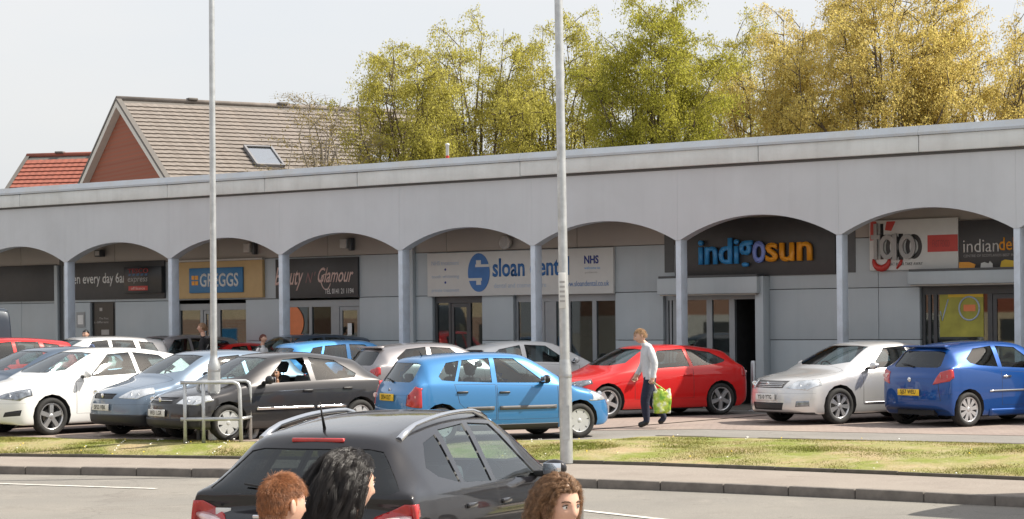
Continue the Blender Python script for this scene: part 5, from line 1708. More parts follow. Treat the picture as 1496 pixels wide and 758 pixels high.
def gable_house(name, label, loc, rz, length, half, eave, ridge, roof_m, wall_m, course=.36, skylights=(), both=True):
    """local x runs along the ridge, gable at x = 0; each course of tiles is a piece of its own"""
    o = empty(name, loc, rz, label, 'house')
    W = MB()
    W.prism([(-half, 0), (half, 0), (half, eave - .22), (0, ridge - .22), (-half, eave - .22)], 0, .25, plane='XZ')
    me = W.mesh('wall'); me.transform(Matrix.Rotation(R(90), 4, 'Z'))
    me.transform(Matrix.Translation((.25, 0, 0)))
    link_mesh('wall', me, o, MATS[wall_m])
    me2 = me.copy(); me2.transform(Matrix.Translation((length - .25, 0, 0))); link_mesh('wall', me2, o)
    for s in (1, -1):
        MB().box(.26, length - .26, s * half - .12, s * half + .12, 0, eave - .35).build('wall', MATS[wall_m], o)
    sl = math.hypot(half + .35, (ridge - eave) * (half + .35) / half)
    ang = math.atan2(ridge - eave, half)
    roof = empty('roof', (0, 0, 0)) if False else None
    base = MB()
    for s in (1, -1):
        y1 = s * (half + .35); z1 = ridge - (ridge - eave) * (half + .35) / half
        base.add([(-.25, 0, ridge - .07), (length + .25, 0, ridge - .07), (length + .25, y1, z1 - .07), (-.25, y1, z1 - .07),
                  (-.25, 0, ridge - .13), (length + .25, 0, ridge - .13), (length + .25, y1, z1 - .13), (-.25, y1, z1 - .13)],
                 [(0, 1, 2, 3), (4, 7, 6, 5), (0, 3, 7, 4), (1, 5, 6, 2), (2, 6, 7, 3)])
    ro = base.build('roof', MATS['verge_dark'], o)
    n = int(sl / course)
    for s in (1, -1):
        cm = MB()
        # a course: rolled tile profile along x, thick at the lower edge
        w = .30; k = int((length + .5) / w)
        vs = []; fs = []
        for i in range(2 * k + 1):
            x = -.25 + i * w / 2
            h = .012 if i % 2 else 0.0
            vs += [(x, 0, h), (x, course * 1.12, .052 + h), (x, course * 1.12, h - .01)]
        for i in range(2 * k):
            p = 3 * i
            fs += [(p, p + 3, p + 4, p + 1), (p + 1, p + 4, p + 5, p + 2)]
        me = cm.add(vs, fs).mesh('tile_course', False)
        me.materials.append(MATS[roof_m])
        for j in range(n):
            d = sl - (n - j) * course
            c = bpy.data.objects.new('tile_course', me); COL.objects.link(c); c.parent = ro
            M = Matrix.Translation((0, s * d * math.cos(ang), ridge - .065 - d * math.sin(ang)))
            M = M @ (Matrix.Identity(4) if s > 0 else Matrix.Diagonal((1, -1, 1, 1))) @ Matrix.Rotation(-ang, 4, 'X')
            c.matrix_local = M
    MB().tube([(-.27, 0, ridge - .03), (length + .27, 0, ridge - .03)], .10, 8).build('ridge_cap', MATS[roof_m], ro)
    for k in range(3): MB().bbox(length * (.22 + .3 * k) - .2, length * (.22 + .3 * k) + .2, -.16, .16, ridge + .02, ridge + .12, .03).build('ridge_vent', MATS['verge_dark'], ro)
    # barge boards on the gable
    for s in (1, -1):
        y1 = s * (half + .35); z1 = ridge - (ridge - eave) * (half + .35) / half
        B = MB()
        B.add([(-.28, 0, ridge - .10), (-.28, y1, z1 - .10), (-.28, y1, z1 - .34), (-.28, 0, ridge - .36), (.0, 0, ridge - .10), (.0, y1, z1 - .10), (.0, y1, z1 - .34), (.0, 0, ridge - .36)],
              [(0, 1, 2, 3), (4, 7, 6, 5), (0, 4, 5, 1), (3, 2, 6, 7), (1, 5, 6, 2), (0, 3, 7, 4)])
        B.build('barge_board', MATS['barge_board'], o)
        V = MB()
        V.add([(-.30, 0, ridge + .02), (-.30, y1, z1 + .02), (-.30, y1, z1 - .10), (-.30, 0, ridge - .10), (-.10, 0, ridge + .02), (-.10, y1, z1 + .02)], [(0, 1, 2, 3), (0, 4, 5, 1)])
        V.build('verge_cap', MATS['verge_dark'], ro)
    for (x, d, w, h) in skylights:
        M = Matrix.Translation((x, -d * math.cos(ang), ridge - d * math.sin(ang))) @ Matrix.Rotation(ang, 4, 'X')
        f = MB()
        f.box(-w / 2, w / 2, -h / 2, -h / 2 + .08, .0, .12, 0, M); f.box(-w / 2, w / 2, h / 2 - .08, h / 2, .0, .12, 0, M)
        f.box(-w / 2, -w / 2 + .08, -h / 2, h / 2, .001, .121, 0, M); f.box(w / 2 - .08, w / 2, -h / 2, h / 2, .001, .121, 0, M)
        fo = f.build('skylight', MATS['skylight_frame'], o)
        MB().box(-w / 2 + .08, w / 2 - .08, -h / 2 + .08, h / 2 - .08, .06, .07, 0, M).build('pane', MATS['skylight_glass'], fo)
    return o
# brick house: the gable looks left towards the camera
Yg = 78.0
gx = (183 - 748) / 3000 * Yg
ridge = 1.93 + (472.4 - 143) * Yg / 3000
gable_house('brick_house', 'brick gabled house with a brown tiled roof behind the parade', (gx, Yg, 0), R(30), 12.6, 5.6, ridge - 3.6, ridge, 'brown_tile', 'house_brick', .31,
            skylights=((4.15, 4.45, 1.15, 1.5), (9.2, 4.55, 1.0, 1.4)))
Yr = 92.0
rx_ = (118 - 748) / 3000 * Yr
rr = 1.93 + (473.5 - 226) * Yr / 3000
o = gable_house('red_roof_house', 'low house with a bright red tiled roof left of the brick gable', ((50 - 748) / 3000 * Yr, Yr, 0), R(-12), 6.0, 4.0, rr - 3.0, rr, 'red_tile', 'house_brick', .32)
o2 = gable_house('red_roof_house', 'red roofed house glimpsed between the tree trunks', ((690 - 748) / 3000 * 96, 96, 0), R(8), 9.0, 4.0, 6.2, 9.6, 'red_tile', 'pale_brick', .36)
# vent pipe seen over the roof edge
vp = empty('flue_pipe', ((656 - 748) / 3000 * 52, 52, 5.5), 0, 'white flue pipe with red bands standing on the parade roof', 'flue')
MB().lathe([(.04, 0), (.04, .85), (.055, .86), (.055, .9), (.001, .92)], 12).build('pipe', MATS['sign_white'], vp)
MB().lathe([(.043, .5), (.043, .6)], 12).build('band', MATS['sign_red'], vp)
MB().lathe([(.043, .05), (.043, .14)], 12).build('band', MATS['sign_red'], vp)
# ------------------------------------------------------------------ people
pm('skin', (.60, .36, .26), .5, var=.06, scale=20)
pm('skin_tan', (.34, .19, .12), .5, var=.06, scale=20)
pm('lips', (.48, .16, .14), .4)
pm('eye_white', (.75, .74, .72), .2)
pm('iris', (.05, .035, .02), .2)
pm('brow', (.10, .06, .035), .7)
pm('cloth_grey', (.58, .59, .61), .95, var=.06, scale=25, bump=.9, bscale=9)
pm('cloth_navy', (.018, .022, .045), .9, var=.15, scale=20, bump=.9, bscale=9)
pm('cloth_black', (.015, .015, .017), .85, var=.2)
pm('cloth_white', (.70, .70, .70), .9)
pm('cloth_blue', (.13, .16, .42), .9, var=.1)
pm('cloth_red', (.35, .05, .04), .9)
pm('shoe_black', (.012, .012, .012), .5)
def hair_mat(name, col, rough=.35):
    m, nt, b = nodes_of(name)
    oi = nt.nodes.new('ShaderNodeTexCoord')
    n = nt.nodes.new('ShaderNodeTexNoise'); n.inputs['Scale'].default_value = 55; n.inputs['Detail'].default_value = 3
    nt.links.new(oi.outputs['Object'], n.inputs['Vector'])
    r = nt.nodes.new('ShaderNodeMapRange'); r.inputs[1].default_value = .3; r.inputs[2].default_value = .7; r.inputs[3].default_value = .55; r.inputs[4].default_value = 1.5
    nt.links.new(n.outputs['Fac'], r.inputs[0])
    mx = nt.nodes.new('ShaderNodeMixRGB'); mx.blend_type = 'MULTIPLY'; mx.inputs[0].default_value = 1; mx.inputs[1].default_value = (*col, 1)
    nt.links.new(r.outputs[0], mx.inputs[2]); nt.links.new(mx.outputs[0], b.inputs['Base Color'])
    b.inputs['Roughness'].default_value = rough
    b.inputs['Specular IOR Level'].default_value = .55
    return m
hair_mat('hair_ginger', (.30, .125, .05), .45)
hair_mat('hair_black', (.014, .011, .010), .3)
hair_mat('hair_brown', (.26, .15, .08), .42)
hair_mat('hair_auburn', (.12, .03, .018), .45)
hair_mat('hair_fair', (.33, .20, .10), .5)

def gauss(v, c, s): return math.exp(-((v - c) / s) ** 2)

def head_geo(hairline=.055, nu=44, nv=36):
    """head centred on the ear line, face towards +x; returns verts, faces, material ids (0 skin, 1 hair, 2 lips)"""
    vs = []; fs = []; ms = []
    for i in range(nv + 1):
        a = math.pi * i / nv
        for k in range(nu):
            t = 2 * math.pi * k / nu
            x, y, z = math.sin(a) * math.cos(t), math.sin(a) * math.sin(t), math.cos(a)
            X, Y, Z = x * .098, y * .077, z * .120
            low = max(0.0, -Z / .120)
            Y *= 1 - .30 * low ** 1.3
            if X < 0: X *= 1 - .45 * low ** 1.2
            else: X *= 1 - .10 * low
            if X < 0 and Z > -.02: X *= 1.05
            f = max(0.0, x) ** .5 if x > 0 else 0
            d = 0
            d += .024 * gauss(Y, 0, .0105) * (gauss(Z, -.022, .016) + .55 * gauss(Z, .0, .022))
            for s in (1, -1):
                d -= .0095 * gauss(Y, s * .031, .014) * gauss(Z, .014, .013)
                d += .005 * gauss(Y, s * .026, .018) * gauss(Z, .034, .009)
                d += .005 * gauss(Y, s * .040, .018) * gauss(Z, -.020, .02)
            d += .0055 * gauss(Y, 0, .020) * (gauss(Z, -.050, .006) + gauss(Z, -.063, .006)) - .003 * gauss(Y, 0, .022) * gauss(Z, -.0565, .003)
            d += .012 * gauss(Y, 0, .022) * gauss(Z, -.098, .016)
            X += d * f
            vs.append((X, Y, Z))
    for i in range(nv):
        for k in range(nu):
            q = (i * nu + k, (i + 1) * nu + k, (i + 1) * nu + (k + 1) % nu, i * nu + (k + 1) % nu)
            c = [sum(vs[j][m] for j in q) / 4 for m in range(3)]
            mt = 0
            if c[2] > hairline - .0 and c[0] > 0 or (c[0] < .02 and c[2] > .0) or (c[0] < -.02 and c[2] > -.045): mt = 1
            if c[0] > .05 and abs(c[1]) < .024 and -.069 < c[2] < -.046: mt = 2
            fs.append(q); ms.append(mt)
    return vs, fs, ms

def body_mesh(joints, bones, radii, split):
    """one continuous skin grown on a joint skeleton; split(face centre) gives the material slot"""
    names = list(joints)
    me = bpy.data.meshes.new('b')
    me.from_pydata([joints[n] for n in names], [(names.index(a), names.index(b)) for a, b in bones], [])
    ob = bpy.data.objects.new('b', me); COL.objects.link(ob)
    sk = ob.modifiers.new('skin', 'SKIN'); sk.use_smooth_shade = True; sk.branch_smoothing = .4
    for i, n in enumerate(names):
        r = radii[n]
        me.skin_vertices[0].data[i].radius = r if isinstance(r, tuple) else (r, r)
        me.skin_vertices[0].data[i].use_root = (n == 'pelvis')
    sb = ob.modifiers.new('sub', 'SUBSURF'); sb.levels = 2; sb.render_levels = 2
    dg = bpy.context.evaluated_depsgraph_get()
    m2 = bpy.data.meshes.new_from_object(ob.evaluated_get(dg))
    bpy.data.objects.remove(ob); bpy.data.meshes.remove(me)
    for p in m2.polygons:
        p.material_index = split(p.center); p.use_smooth = True
    return m2

STAND = dict(pelvis=(0, 0, .93), waist=(0, 0, 1.08), chest=(.0, 0, 1.30), neck=(.0, 0, 1.46), neck2=(.01, 0, 1.55), neck3=(.02, 0, 1.60),
             shl=(-.01, .17, 1.40), ell=(-.03, .24, 1.12), wrl=(.03, .26, .88), hdl=(.05, .26, .80),
             shr=(-.01, -.17, 1.40), elr=(-.03, -.24, 1.12), wrr=(.03, -.26, .88), hdr=(.05, -.26, .80),
             hpl=(0, .10, .86), knl=(.02, .11, .48), anl=(-.01, .11, .09), tol=(.15, .12, .045), hpr=(0, -.10, .86), knr=(.02, -.11, .48), anr=(-.01, -.11, .09), tor=(.15, -.12, .045))
BONES = [('pelvis', 'waist'), ('waist', 'chest'), ('chest', 'neck'), ('neck', 'neck2'), ('neck2', 'neck3'), ('chest', 'shl'), ('shl', 'ell'), ('ell', 'wrl'), ('wrl', 'hdl'), ('chest', 'shr'), ('shr', 'elr'), ('elr', 'wrr'), ('wrr', 'hdr'),
         ('pelvis', 'hpl'), ('hpl', 'knl'), ('knl', 'anl'), ('anl', 'tol'), ('pelvis', 'hpr'), ('hpr', 'knr'), ('knr', 'anr'), ('anr', 'tor')]
RAD = dict(pelvis=(.15, .12), waist=(.145, .11), chest=(.16, .125), neck=(.07, .07), neck2=.055, neck3=.055, shl=.075, ell=.05, wrl=.034, hdl=(.03, .022), shr=.075, elr=.05, wrr=.034, hdr=(.03, .022),
           hpl=.095, knl=.062, anl=.043, tol=(.042, .03), hpr=.095, knr=.062, anr=.043, tor=(.042, .03))

def hand_geo(mb, wrist, direction, palm_n, curl, mi, sc=1.0):
    """palm with four bent fingers of unequal length and a thumb"""
    d = Vector(direction).normalized(); n = Vector(palm_n); n = (n - d * n.dot(d)).normalized(); s = d.cross(n)
    w = Vector(wrist)
    mb.tube([w, w + d * .03 * sc, w + d * .075 * sc], [.026 * sc, .036 * sc, .034 * sc], 8, mi)
    for k, (off, ln) in enumerate(((-.028, .072), (-.010, .082), (.010, .076), (.027, .058))):
        p = w + d * .07 * sc + s * off * sc
        pts = [p]; a = 0
        for j in range(3):
            a += curl
            p = p + (d * math.cos(a) + n * math.sin(a)) * ln * sc * (.42, .32, .26)[j]
            pts.append(p)
        mb.tube(pts, [.0095 * sc, .009 * sc, .008 * sc, .006 * sc], 6, mi)
    p = w + d * .025 * sc - s * .03 * sc
    mb.tube([p, p - s * .022 * sc + d * .02 * sc + n * .012 * sc, p - s * .02 * sc + d * .048 * sc + n * .026 * sc], [.012 * sc, .011 * sc, .008 * sc], 6, mi)

def make_person(label, loc, heading, joints=STAND, head=(.035, 0, 1.68), tilt=0.0, turn=0.0, top='cloth_grey', legs='cloth_navy', hair='hair_brown', skin='skin', scale=1.0, hairline=.055, top_z=.86, sit=False, curls=(.5, .5), group=None, head_scale=1.0, rad=None):
    root = empty('person', loc, R(heading), label, 'person', group)
    root.scale = (scale,) * 3
    J = dict(joints)
    J['neck3'] = (head[0] - .02, head[1], head[2] - .075)
    wr = [Vector(J['wrl']), Vector(J['wrr'])]
    def split(c):
        for w in wr:
            if (c - w).length < .02 and False: return 0
        for h, w in (('hdl', 'wrl'), ('hdr', 'wrr')):
            a = Vector(J[w]); b = Vector(J[h])
            if (c - a).dot((b - a).normalized()) > -.012 and (c - a).length < .2 and abs(c.y - a.y) < .08: return 0
        if c.z > J['neck'][2] + .035: return 0
        if c.z < .105 and not sit: return 3
        if c.z < top_z and (abs(c.y) < .19): return 2
        return 1
    m = body_mesh(J, BONES, dict(RAD, **(rad or {})), split)
    mb = MB()
    vs = [v.co.copy() for v in m.vertices]
    for p in m.polygons: pass
    b0 = len(mb.v)
    mb.v += [tuple(v) for v in vs]
    for p in m.polygons:
        mb.f.append(list(p.vertices)); mb.m.append(p.material_index); mb.sm.append(True)
    hv, hf, hm = head_geo(hairline)
    HM = Matrix.Translation(head) @ Matrix.Rotation(R(turn), 4, 'Z') @ Matrix.Rotation(R(tilt), 4, 'Y') @ Matrix.Scale(head_scale, 4)
    b0 = len(mb.v)
    mb.v += [tuple(HM @ Vector(v)) for v in hv]
    for f, mt in zip(hf, hm):
        mb.f.append([i + b0 for i in f]); mb.m.append({0: 0, 1: 4, 2: 5}[mt]); mb.sm.append(True)
    # ears
    for s in (1, -1):
        n0 = len(mb.v)
        mb.ball((0, 0, 0), .03, 0, 10, (.62, .28, 1.05))
        for i in range(n0, len(mb.v)):
            v = Vector(mb.v[i])
            mb.v[i] = tuple(HM @ (Matrix.Translation((-.008, s * .079, -.005)) @ Matrix.Rotation(R(-22 * s), 4, 'Z') @ Matrix.Rotation(R(-12), 4, 'Y') @ v))
    # hands
    if not sit:
        for h, w, cu, sg in (('hdl', 'wrl', curls[0], 1), ('hdr', 'wrr', curls[1], -1)):
            a = Vector(J[w]); b = Vector(J[h])
            hand_geo(mb, a + (b - a) * .1, b - a, (.25, -sg * 1.0, 0), cu, 0)
    body = mb.build('body', [MATS[skin], MATS[top], MATS[legs], MATS['shoe_black'], MATS[hair], MATS['lips']], root, recalc=False)
    # eyes and brows
    for s in (1, -1):
        e = MB().ball((0, 0, 0), .0125, 0, 12)
        eo = e.build('eye', MATS['eye_white'], root); eo.matrix_local = HM @ Matrix.Translation((.0775, s * .031, .013))
        io = MB().ball((.0085, 0, 0), .0058, 0, 8).build('iris', MATS['iris'], eo)
        li = MB().tube([(.080, s * .017, .019), (.0895, s * .026, .0235), (.089, s * .036, .0225), (.079, s * .046, .017)], [.0022, .0028, .0028, .002], 5).build('eyelid', MATS['brow'], root); li.matrix_local = HM
        bo = MB().tube([(.0935, s * .014, .033), (.0935, s * .026, .0385), (.086, s * .040, .0375), (.076, s * .05, .031)], [.0025, .0034, .003, .0014], 5).build('eyebrow', MATS['brow'], root); bo.matrix_local = HM
    bpy.data.meshes.remove(m)
    return root, HM

def hair_curves(name, root, HM, strands, mat, bevel=.0011):
    cu = bpy.data.curves.new(name, 'CURVE'); cu.dimensions = '3D'
    cu.bevel_depth = bevel; cu.bevel_resolution = 0; cu.resolution_u = 1
    for st in strands:
        sp = cu.splines.new('POLY'); sp.points.add(len(st) - 1)
        n = len(st)
        for i, p in enumerate(st):
            sp.points[i].co = (*p, 1); sp.points[i].radius = 1.0 - .6 * i / n
    tmp = bpy.data.objects.new(name, cu); COL.objects.link(tmp)
    dg = bpy.context.evaluated_depsgraph_get()
    me = bpy.data.meshes.new_from_object(tmp.evaluated_get(dg))
    bpy.data.objects.remove(tmp); bpy.data.curves.remove(cu)
    me.materials.clear()
    me.polygons.foreach_set('use_smooth', [True] * len(me.polygons))
    o = link_mesh(name, me, root, mat)
    o.matrix_local = HM
    o['kind'] = 'stuff'
    return o

def on_scalp(rnd, test):
    while True:
        v = Vector((rnd.gauss(0, 1), rnd.gauss(0, 1), rnd.gauss(0, 1))).normalized()
        p = Vector((v.x * .100, v.y * .078, v.z * .121))
        if p.x < 0 and p.z > -.02: p.x *= 1.05
        if test(p): return p, v

def clumped(rnd, guides, n, r0, r1):
    """locks of hair: strands that keep close to a guide strand"""
    out = []
    for g in guides:
        m = len(g)
        for k in range(n):
            o = Vector((rnd.gauss(0, 1), rnd.gauss(0, 1), rnd.gauss(0, 1)))
            c = rnd.uniform(.8, 1.0)
            mm = max(3, int(m * c))
            out.append([p + o * lerp(r0, r1, i / m) for i, p in enumerate(g[:mm])])
    return out

def grow(rnd, p, d, n, step, down, back, infl, wave=0.0, wf=60.0, spread=0.0):
    """a strand that slides over the head and then hangs"""
    pts = [p.copy()]
    ph = rnd.uniform(0, 6.3)
    sidev = Vector((rnd.gauss(0, 1), rnd.gauss(0, 1), rnd.gauss(0, .4))).normalized()
    off = 1.0 + infl * rnd.uniform(.5, 1.0)
    q = p.copy()
    for i in range(n):
        g = Vector((-back, 0, -1.0)) * down + Vector((rnd.gauss(0, spread), rnd.gauss(0, spread), rnd.gauss(0, spread * .5)))
        d = (d * .72 + g * .28).normalized()
        q = q + d * step
        e = math.sqrt((q.x / .103) ** 2 + (q.y / .080) ** 2 + (max(q.z, -.3) / .124) ** 2) if q.z > -.06 else math.sqrt((q.x / .085) ** 2 + (q.y / .075) ** 2) 
        if e < off:
            if q.z > -.06: q = q * (off / max(e, .2))
            else: q = Vector((q.x * off / max(e, .3), q.y * off / max(e, .3), q.z))
        w = wave * min(1, i / 4)
        pts.append(q + sidev * w * math.sin(ph + i * step * wf))
    return pts

# ---- the man with the bag, walking left past the red car
WALK = dict(pelvis=(0, 0, .92), waist=(.02, 0, 1.07), chest=(.05, 0, 1.28), neck=(.08, 0, 1.43), neck2=(.11, 0, 1.47), neck3=(.14, 0, 1.50),
            shl=(.02, .185, 1.36), ell=(-.06, .25, 1.10), wrl=(-.01, .27, .86), hdl=(.0, .27, .78), shr=(.06, -.185, 1.36), elr=(.08, -.25, 1.10), wrr=(.20, -.25, .90), hdr=(.24, -.25, .83),
            hpl=(.0, .095, .85), knl=(.11, .10, .48), anl=(.07, .10, .09), tol=(.23, .11, .045), hpr=(-.01, -.095, .85), knr=(-.02, -.10, .47), anr=(-.27, -.10, .17), tor=(-.16, -.10, .06))
man, HM = make_person('man in a grey jumper carrying a bag past the red car', (2.42, 36.2, .005), 184, WALK, (.165, 0, 1.585), 20, 8, 'cloth_grey', 'cloth_navy', 'hair_fair', curls=(1.0, .5), hairline=.07, head_scale=1.08, scale=1.02, rad=dict(pelvis=(.16, .14), waist=(.16, .145), chest=(.17, .155), neck=(.085, .085), shl=.085, shr=.085, ell=.062, elr=.062, wrl=.045, wrr=.045, hpl=.12, hpr=.12, knl=.088, knr=.088, anl=.062, anr=.062, tol=(.05, .04), tor=(.05, .04)))
rnd = random.Random(11)
st = []
for i in range(700):
    p, v = on_scalp(rnd, lambda p: (p.z > .065) or (p.x < .02 and p.z > .0) or (p.x < -.03 and p.z > -.05))
    d = (v * .6 + Vector((-.4, 0, -.6))).normalized()
    st.append([p, p + d * .014, p + d * .024 + Vector((0, 0, -.004))])
hair_curves('hair', man, HM, st, MATS['hair_fair'], .0016)
# bag
def bag_mat():
    m, nt, b = nodes_of('bag_plastic')
    N = nt.nodes; Lk = nt.links
    tc = N.new('ShaderNodeTexCoord')
    n = N.new('ShaderNodeTexNoise'); n.inputs['Scale'].default_value = 5.5; n.inputs['Detail'].default_value = 3
    Lk.new(tc.outputs['Object'], n.inputs['Vector'])
    cr = N.new('ShaderNodeValToRGB')
    e = cr.color_ramp.elements
    e[0].position = .36; e[0].color = (.16, .36, .03, 1); e[1].position = .62; e[1].color = (.78, .80, .74, 1)
    x = cr.color_ramp.elements.new(.48); x.color = (.48, .56, .06, 1)
    Lk.new(n.outputs['Fac'], cr.inputs[0]); Lk.new(cr.outputs[0], b.inputs['Base Color'])
    b.inputs['Roughness'].default_value = .35
    n2 = N.new('ShaderNodeTexNoise'); n2.inputs['Scale'].default_value = 14
    Lk.new(tc.outputs['Object'], n2.inputs['Vector'])
    bp = N.new('ShaderNodeBump'); bp.inputs['Strength'].default_value = .7; bp.inputs['Distance'].default_value = .02
    Lk.new(n2.outputs['Fac'], bp.inputs['Height']); Lk.new(bp.outputs[0], b.inputs['Normal'])
bag_mat()
bx, by = 2.42, 36.2
bag = empty('shopping_bag', (bx + .19, by - .30, .27), R(184), 'green and white plastic shopping bag held by the walking man', 'bag')
bm = bmesh.new(); bmesh.ops.create_cube(bm, size=1); bmesh.ops.subdivide_edges(bm, edges=bm.edges[:], cuts=7, use_grid_fill=True)
rnd = random.Random(5)
for v in bm.verts:
    t = v.co.z + .5
    w = .30 * (.92 + .10 * math.sin(t * 3.0)) ; dp = .16 * (1 - .55 * t ** 2)
    v.co = Vector((v.co.x * w + rnd.gauss(0, .006), v.co.y * dp * (1 - .3 * abs(v.co.x)) + rnd.gauss(0, .006), t * .41 + .03 * math.sin(v.co.x * 9) * t))
for f in bm.faces: f.smooth = True
me = bpy.data.meshes.new('bag'); bm.to_mesh(me); bm.free()
link_mesh('sack', me, bag, MATS['bag_plastic'])
for yy in (.03, -.03):
    MB().tube([(-.05, yy, .40), (.03, yy * .7, .46), (.15, 0, .55), (.12, yy * .7, .46), (.10, yy, .40)], [.014, .012, .010, .012, .014], 6).build('handle', MATS['bag_plastic'], bag)

# ---- passenger at the open window of the dark grey car
SITP = dict(STAND); 
for k in ('knl', 'anl', 'tol', 'knr', 'anr', 'tor'):
    x, y, z = SITP[k]
    SITP[k] = {'kn': (.42, y, .93), 'an': (.52, y, .58), 'to': (.64, y, .55)}[k[:2]]
SITP.update(wrl=(.20, .30, 1.16), hdl=(.27, .28, 1.18), ell=(.02, .30, 1.14), wrr=(.22, -.12, 1.05), hdr=(.3, -.08, 1.05))
dl = Matrix.Translation(dark.location) @ Matrix.Rotation(R(219), 4, 'Z')
pp = dl @ Vector((di['sx'](2.02), di['hw'] * .48, -.50))
pas, HM = make_person('person in a white top looking out of the grey car window', pp, 219, SITP, (.05, .04, 1.66), 0, 55, 'cloth_white', 'cloth_navy', 'hair_black', 'skin_tan', .94, sit=True, top_z=.5)
rnd = random.Random(21); st = []
for i in range(500):
    p, v = on_scalp(rnd, lambda p: (p.z > .06) or (p.x < .02 and p.z > -.02) or (p.x < -.02 and p.z > -.07))
    st.append(grow(rnd, p, (v * .5 + Vector((-.6, 0, 0))).normalized(), 7, .02, 1, .5, .10, .004))
hair_curves('hair', pas, HM, st, MATS['hair_black'], .003)
for ch in list(dark.children):
    if ch.name.startswith('side_window'):
        xs = [v.co.x for v in ch.data.vertices]; ys = [v.co.y for v in ch.data.vertices]
        if sum(ys) > 0 and max(xs) > di['sx'](1.8): bpy.data.objects.remove(ch)

# ---- people by the shops, mostly hidden by the cars
def bystander(label, px, Y, heading, top, hair, h=1.0, hat=None, skin='skin'):
    o, HM = make_person(label, ((px - 748) / 3000 * Y, Y, .02), heading, top=top, hair=hair, skin=skin, scale=h)
    rnd = random.Random(int(px)); st = []
    for i in range(420):
        p, v = on_scalp(rnd, lambda p: (p.z > .065) or (p.x < .02 and p.z > .0) or (p.x < -.03 and p.z > -.05))
        st.append([p, p + v * .008 + Vector((-.006, 0, -.006)), p + v * .012 + Vector((-.014, 0, -.018))])
    hair_curves('hair', o, HM, st, MATS[hair], .003)
    if hat:
        c = MB()
        c.lathe([(.001, .135), (.05, .125), (.088, .09), (.104, .045), (.106, .03)], 18)
        c.prism([(.08, -.07), (.165, -.05), (.185, 0), (.165, .05), (.08, .07)], .032, .042, plane='XY')
        co = c.build('cap', MATS[hat], o); co.matrix_local = HM
    return o
bystander('person in a blue top beside the dark store door', 126, 50.5, 250, 'cloth_blue', 'hair_black', .98)
bystander('person in a dark jacket at the bakery door', 297, 50.5, 170, 'cloth_black', 'hair_brown', 1.06)
bystander('person with auburn hair beyond the low red car', 383, 49.5, 330, 'cloth_white', 'hair_auburn', .90)

# ---- three people close to the camera, cut by the lower edge of the picture
NP = -.36
def near(px, Y): return ((px - 748) / 3000 * Y, Y, NP)
def scaled_head(z_top, Y_, k=.12): return z_top
# ginger haired boy, seen from behind his right shoulder
def person_h(z_top): return (z_top - NP) / (1.68 + .122)
ys = 7.6
z_top = 1.93 - (692 - 470) * ys / 3000
sc = person_h(z_top)
boy, HM = make_person('person with short ginger hair in front of the black car', near(401, ys), 55, top='cloth_navy', hair='hair_ginger', scale=sc, hairline=.06, turn=-10, tilt=6, head_scale=.98)
rnd = random.Random(3); st = []
for i in range(6500):
    p, v = on_scalp(rnd, lambda p: (p.z > .058) or (p.x < .03 and p.z > .012 + .03 * (p.x > -.03)) or (p.x < -.035 and p.z > -.055))
    crown = Vector((-.06, 0, .11))
    fl = (p - crown); fl = (fl - v * fl.dot(v))
    fl = fl.normalized() if fl.length > .01 else Vector((0, 0, 0))
    d = (fl * .75 + v * .55 + Vector((rnd.gauss(0, .22), rnd.gauss(0, .22), rnd.gauss(0, .22)))).normalized()
    L_ = rnd.uniform(.012, .022) * (1.25 if p.z > .05 else .7)
    pts = [p]
    q = p
    for k in range(4):
        d = (d + fl * .18 - v * .10 + Vector((0, 0, -.05))).normalized()
        q = q + d * L_ / 4 * 1.3
        pts.append(q)
    st.append(pts)
hair_curves('hair', boy, HM, st, MATS['hair_ginger'], .00048)
# dark haired woman
ys = 8.0
z_top = 1.93 - (664 - 469) * ys / 3000
wom, HM = make_person('woman with long black hair in front of the black car', near(500, ys), 50, top='cloth_black', hair='hair_black', scale=person_h(z_top), hairline=.06, turn=-10, tilt=8, head_scale=1.03)
rnd = random.Random(7); st = []
for i in range(330):
    p, v = on_scalp(rnd, lambda p: (p.z > .06) or (p.x < .035 and p.z > -.01) or (p.x < -.01 and p.z > -.07))
    s = 1 if p.y > 0 else -1
    d = (v * .9 + Vector((-1.0, s * .35, .45 if p.z > .05 else 0))).normalized()
    st.append(grow(rnd, p, d, 22, .021, 1.0, .25, .13, rnd.uniform(.006, .016), rnd.uniform(24, 44), .10))
hair_curves('hair', wom, HM, clumped(rnd, st, 34, .0034, .0075), MATS['hair_black'], .00042)
# curly haired woman
ys = 8.0
z_top = 1.93 - (695 - 467) * ys / 3000
cur, HM = make_person('woman with curly light brown hair looking right near the road', near(806, ys), -54, top='cloth_white', hair='hair_brown', scale=person_h(z_top), hairline=.068, turn=2, tilt=10)
rnd = random.Random(9); st = []
for i in range(300):
    p, v = on_scalp(rnd, lambda p: (p.z > .072 - .2 * max(0, abs(p.y) - .05)) or (p.x < .035 and p.z > .01) or (p.x < -.005 and p.z > -.07))
    s = 1 if p.y > 0 else -1
    d = (v * .8 + Vector((-1.0, s * .5, .35 if p.z > .05 else 0))).normalized()
    n = rnd.randint(16, 26)
    st.append(grow(rnd, p, d, n, .010, 1.0, .12, .10, rnd.uniform(.006, .012), rnd.uniform(120, 190), .12))
hair_curves('hair', cur, HM, clumped(rnd, st, 34, .0030, .0070), MATS['hair_brown'], .00042)
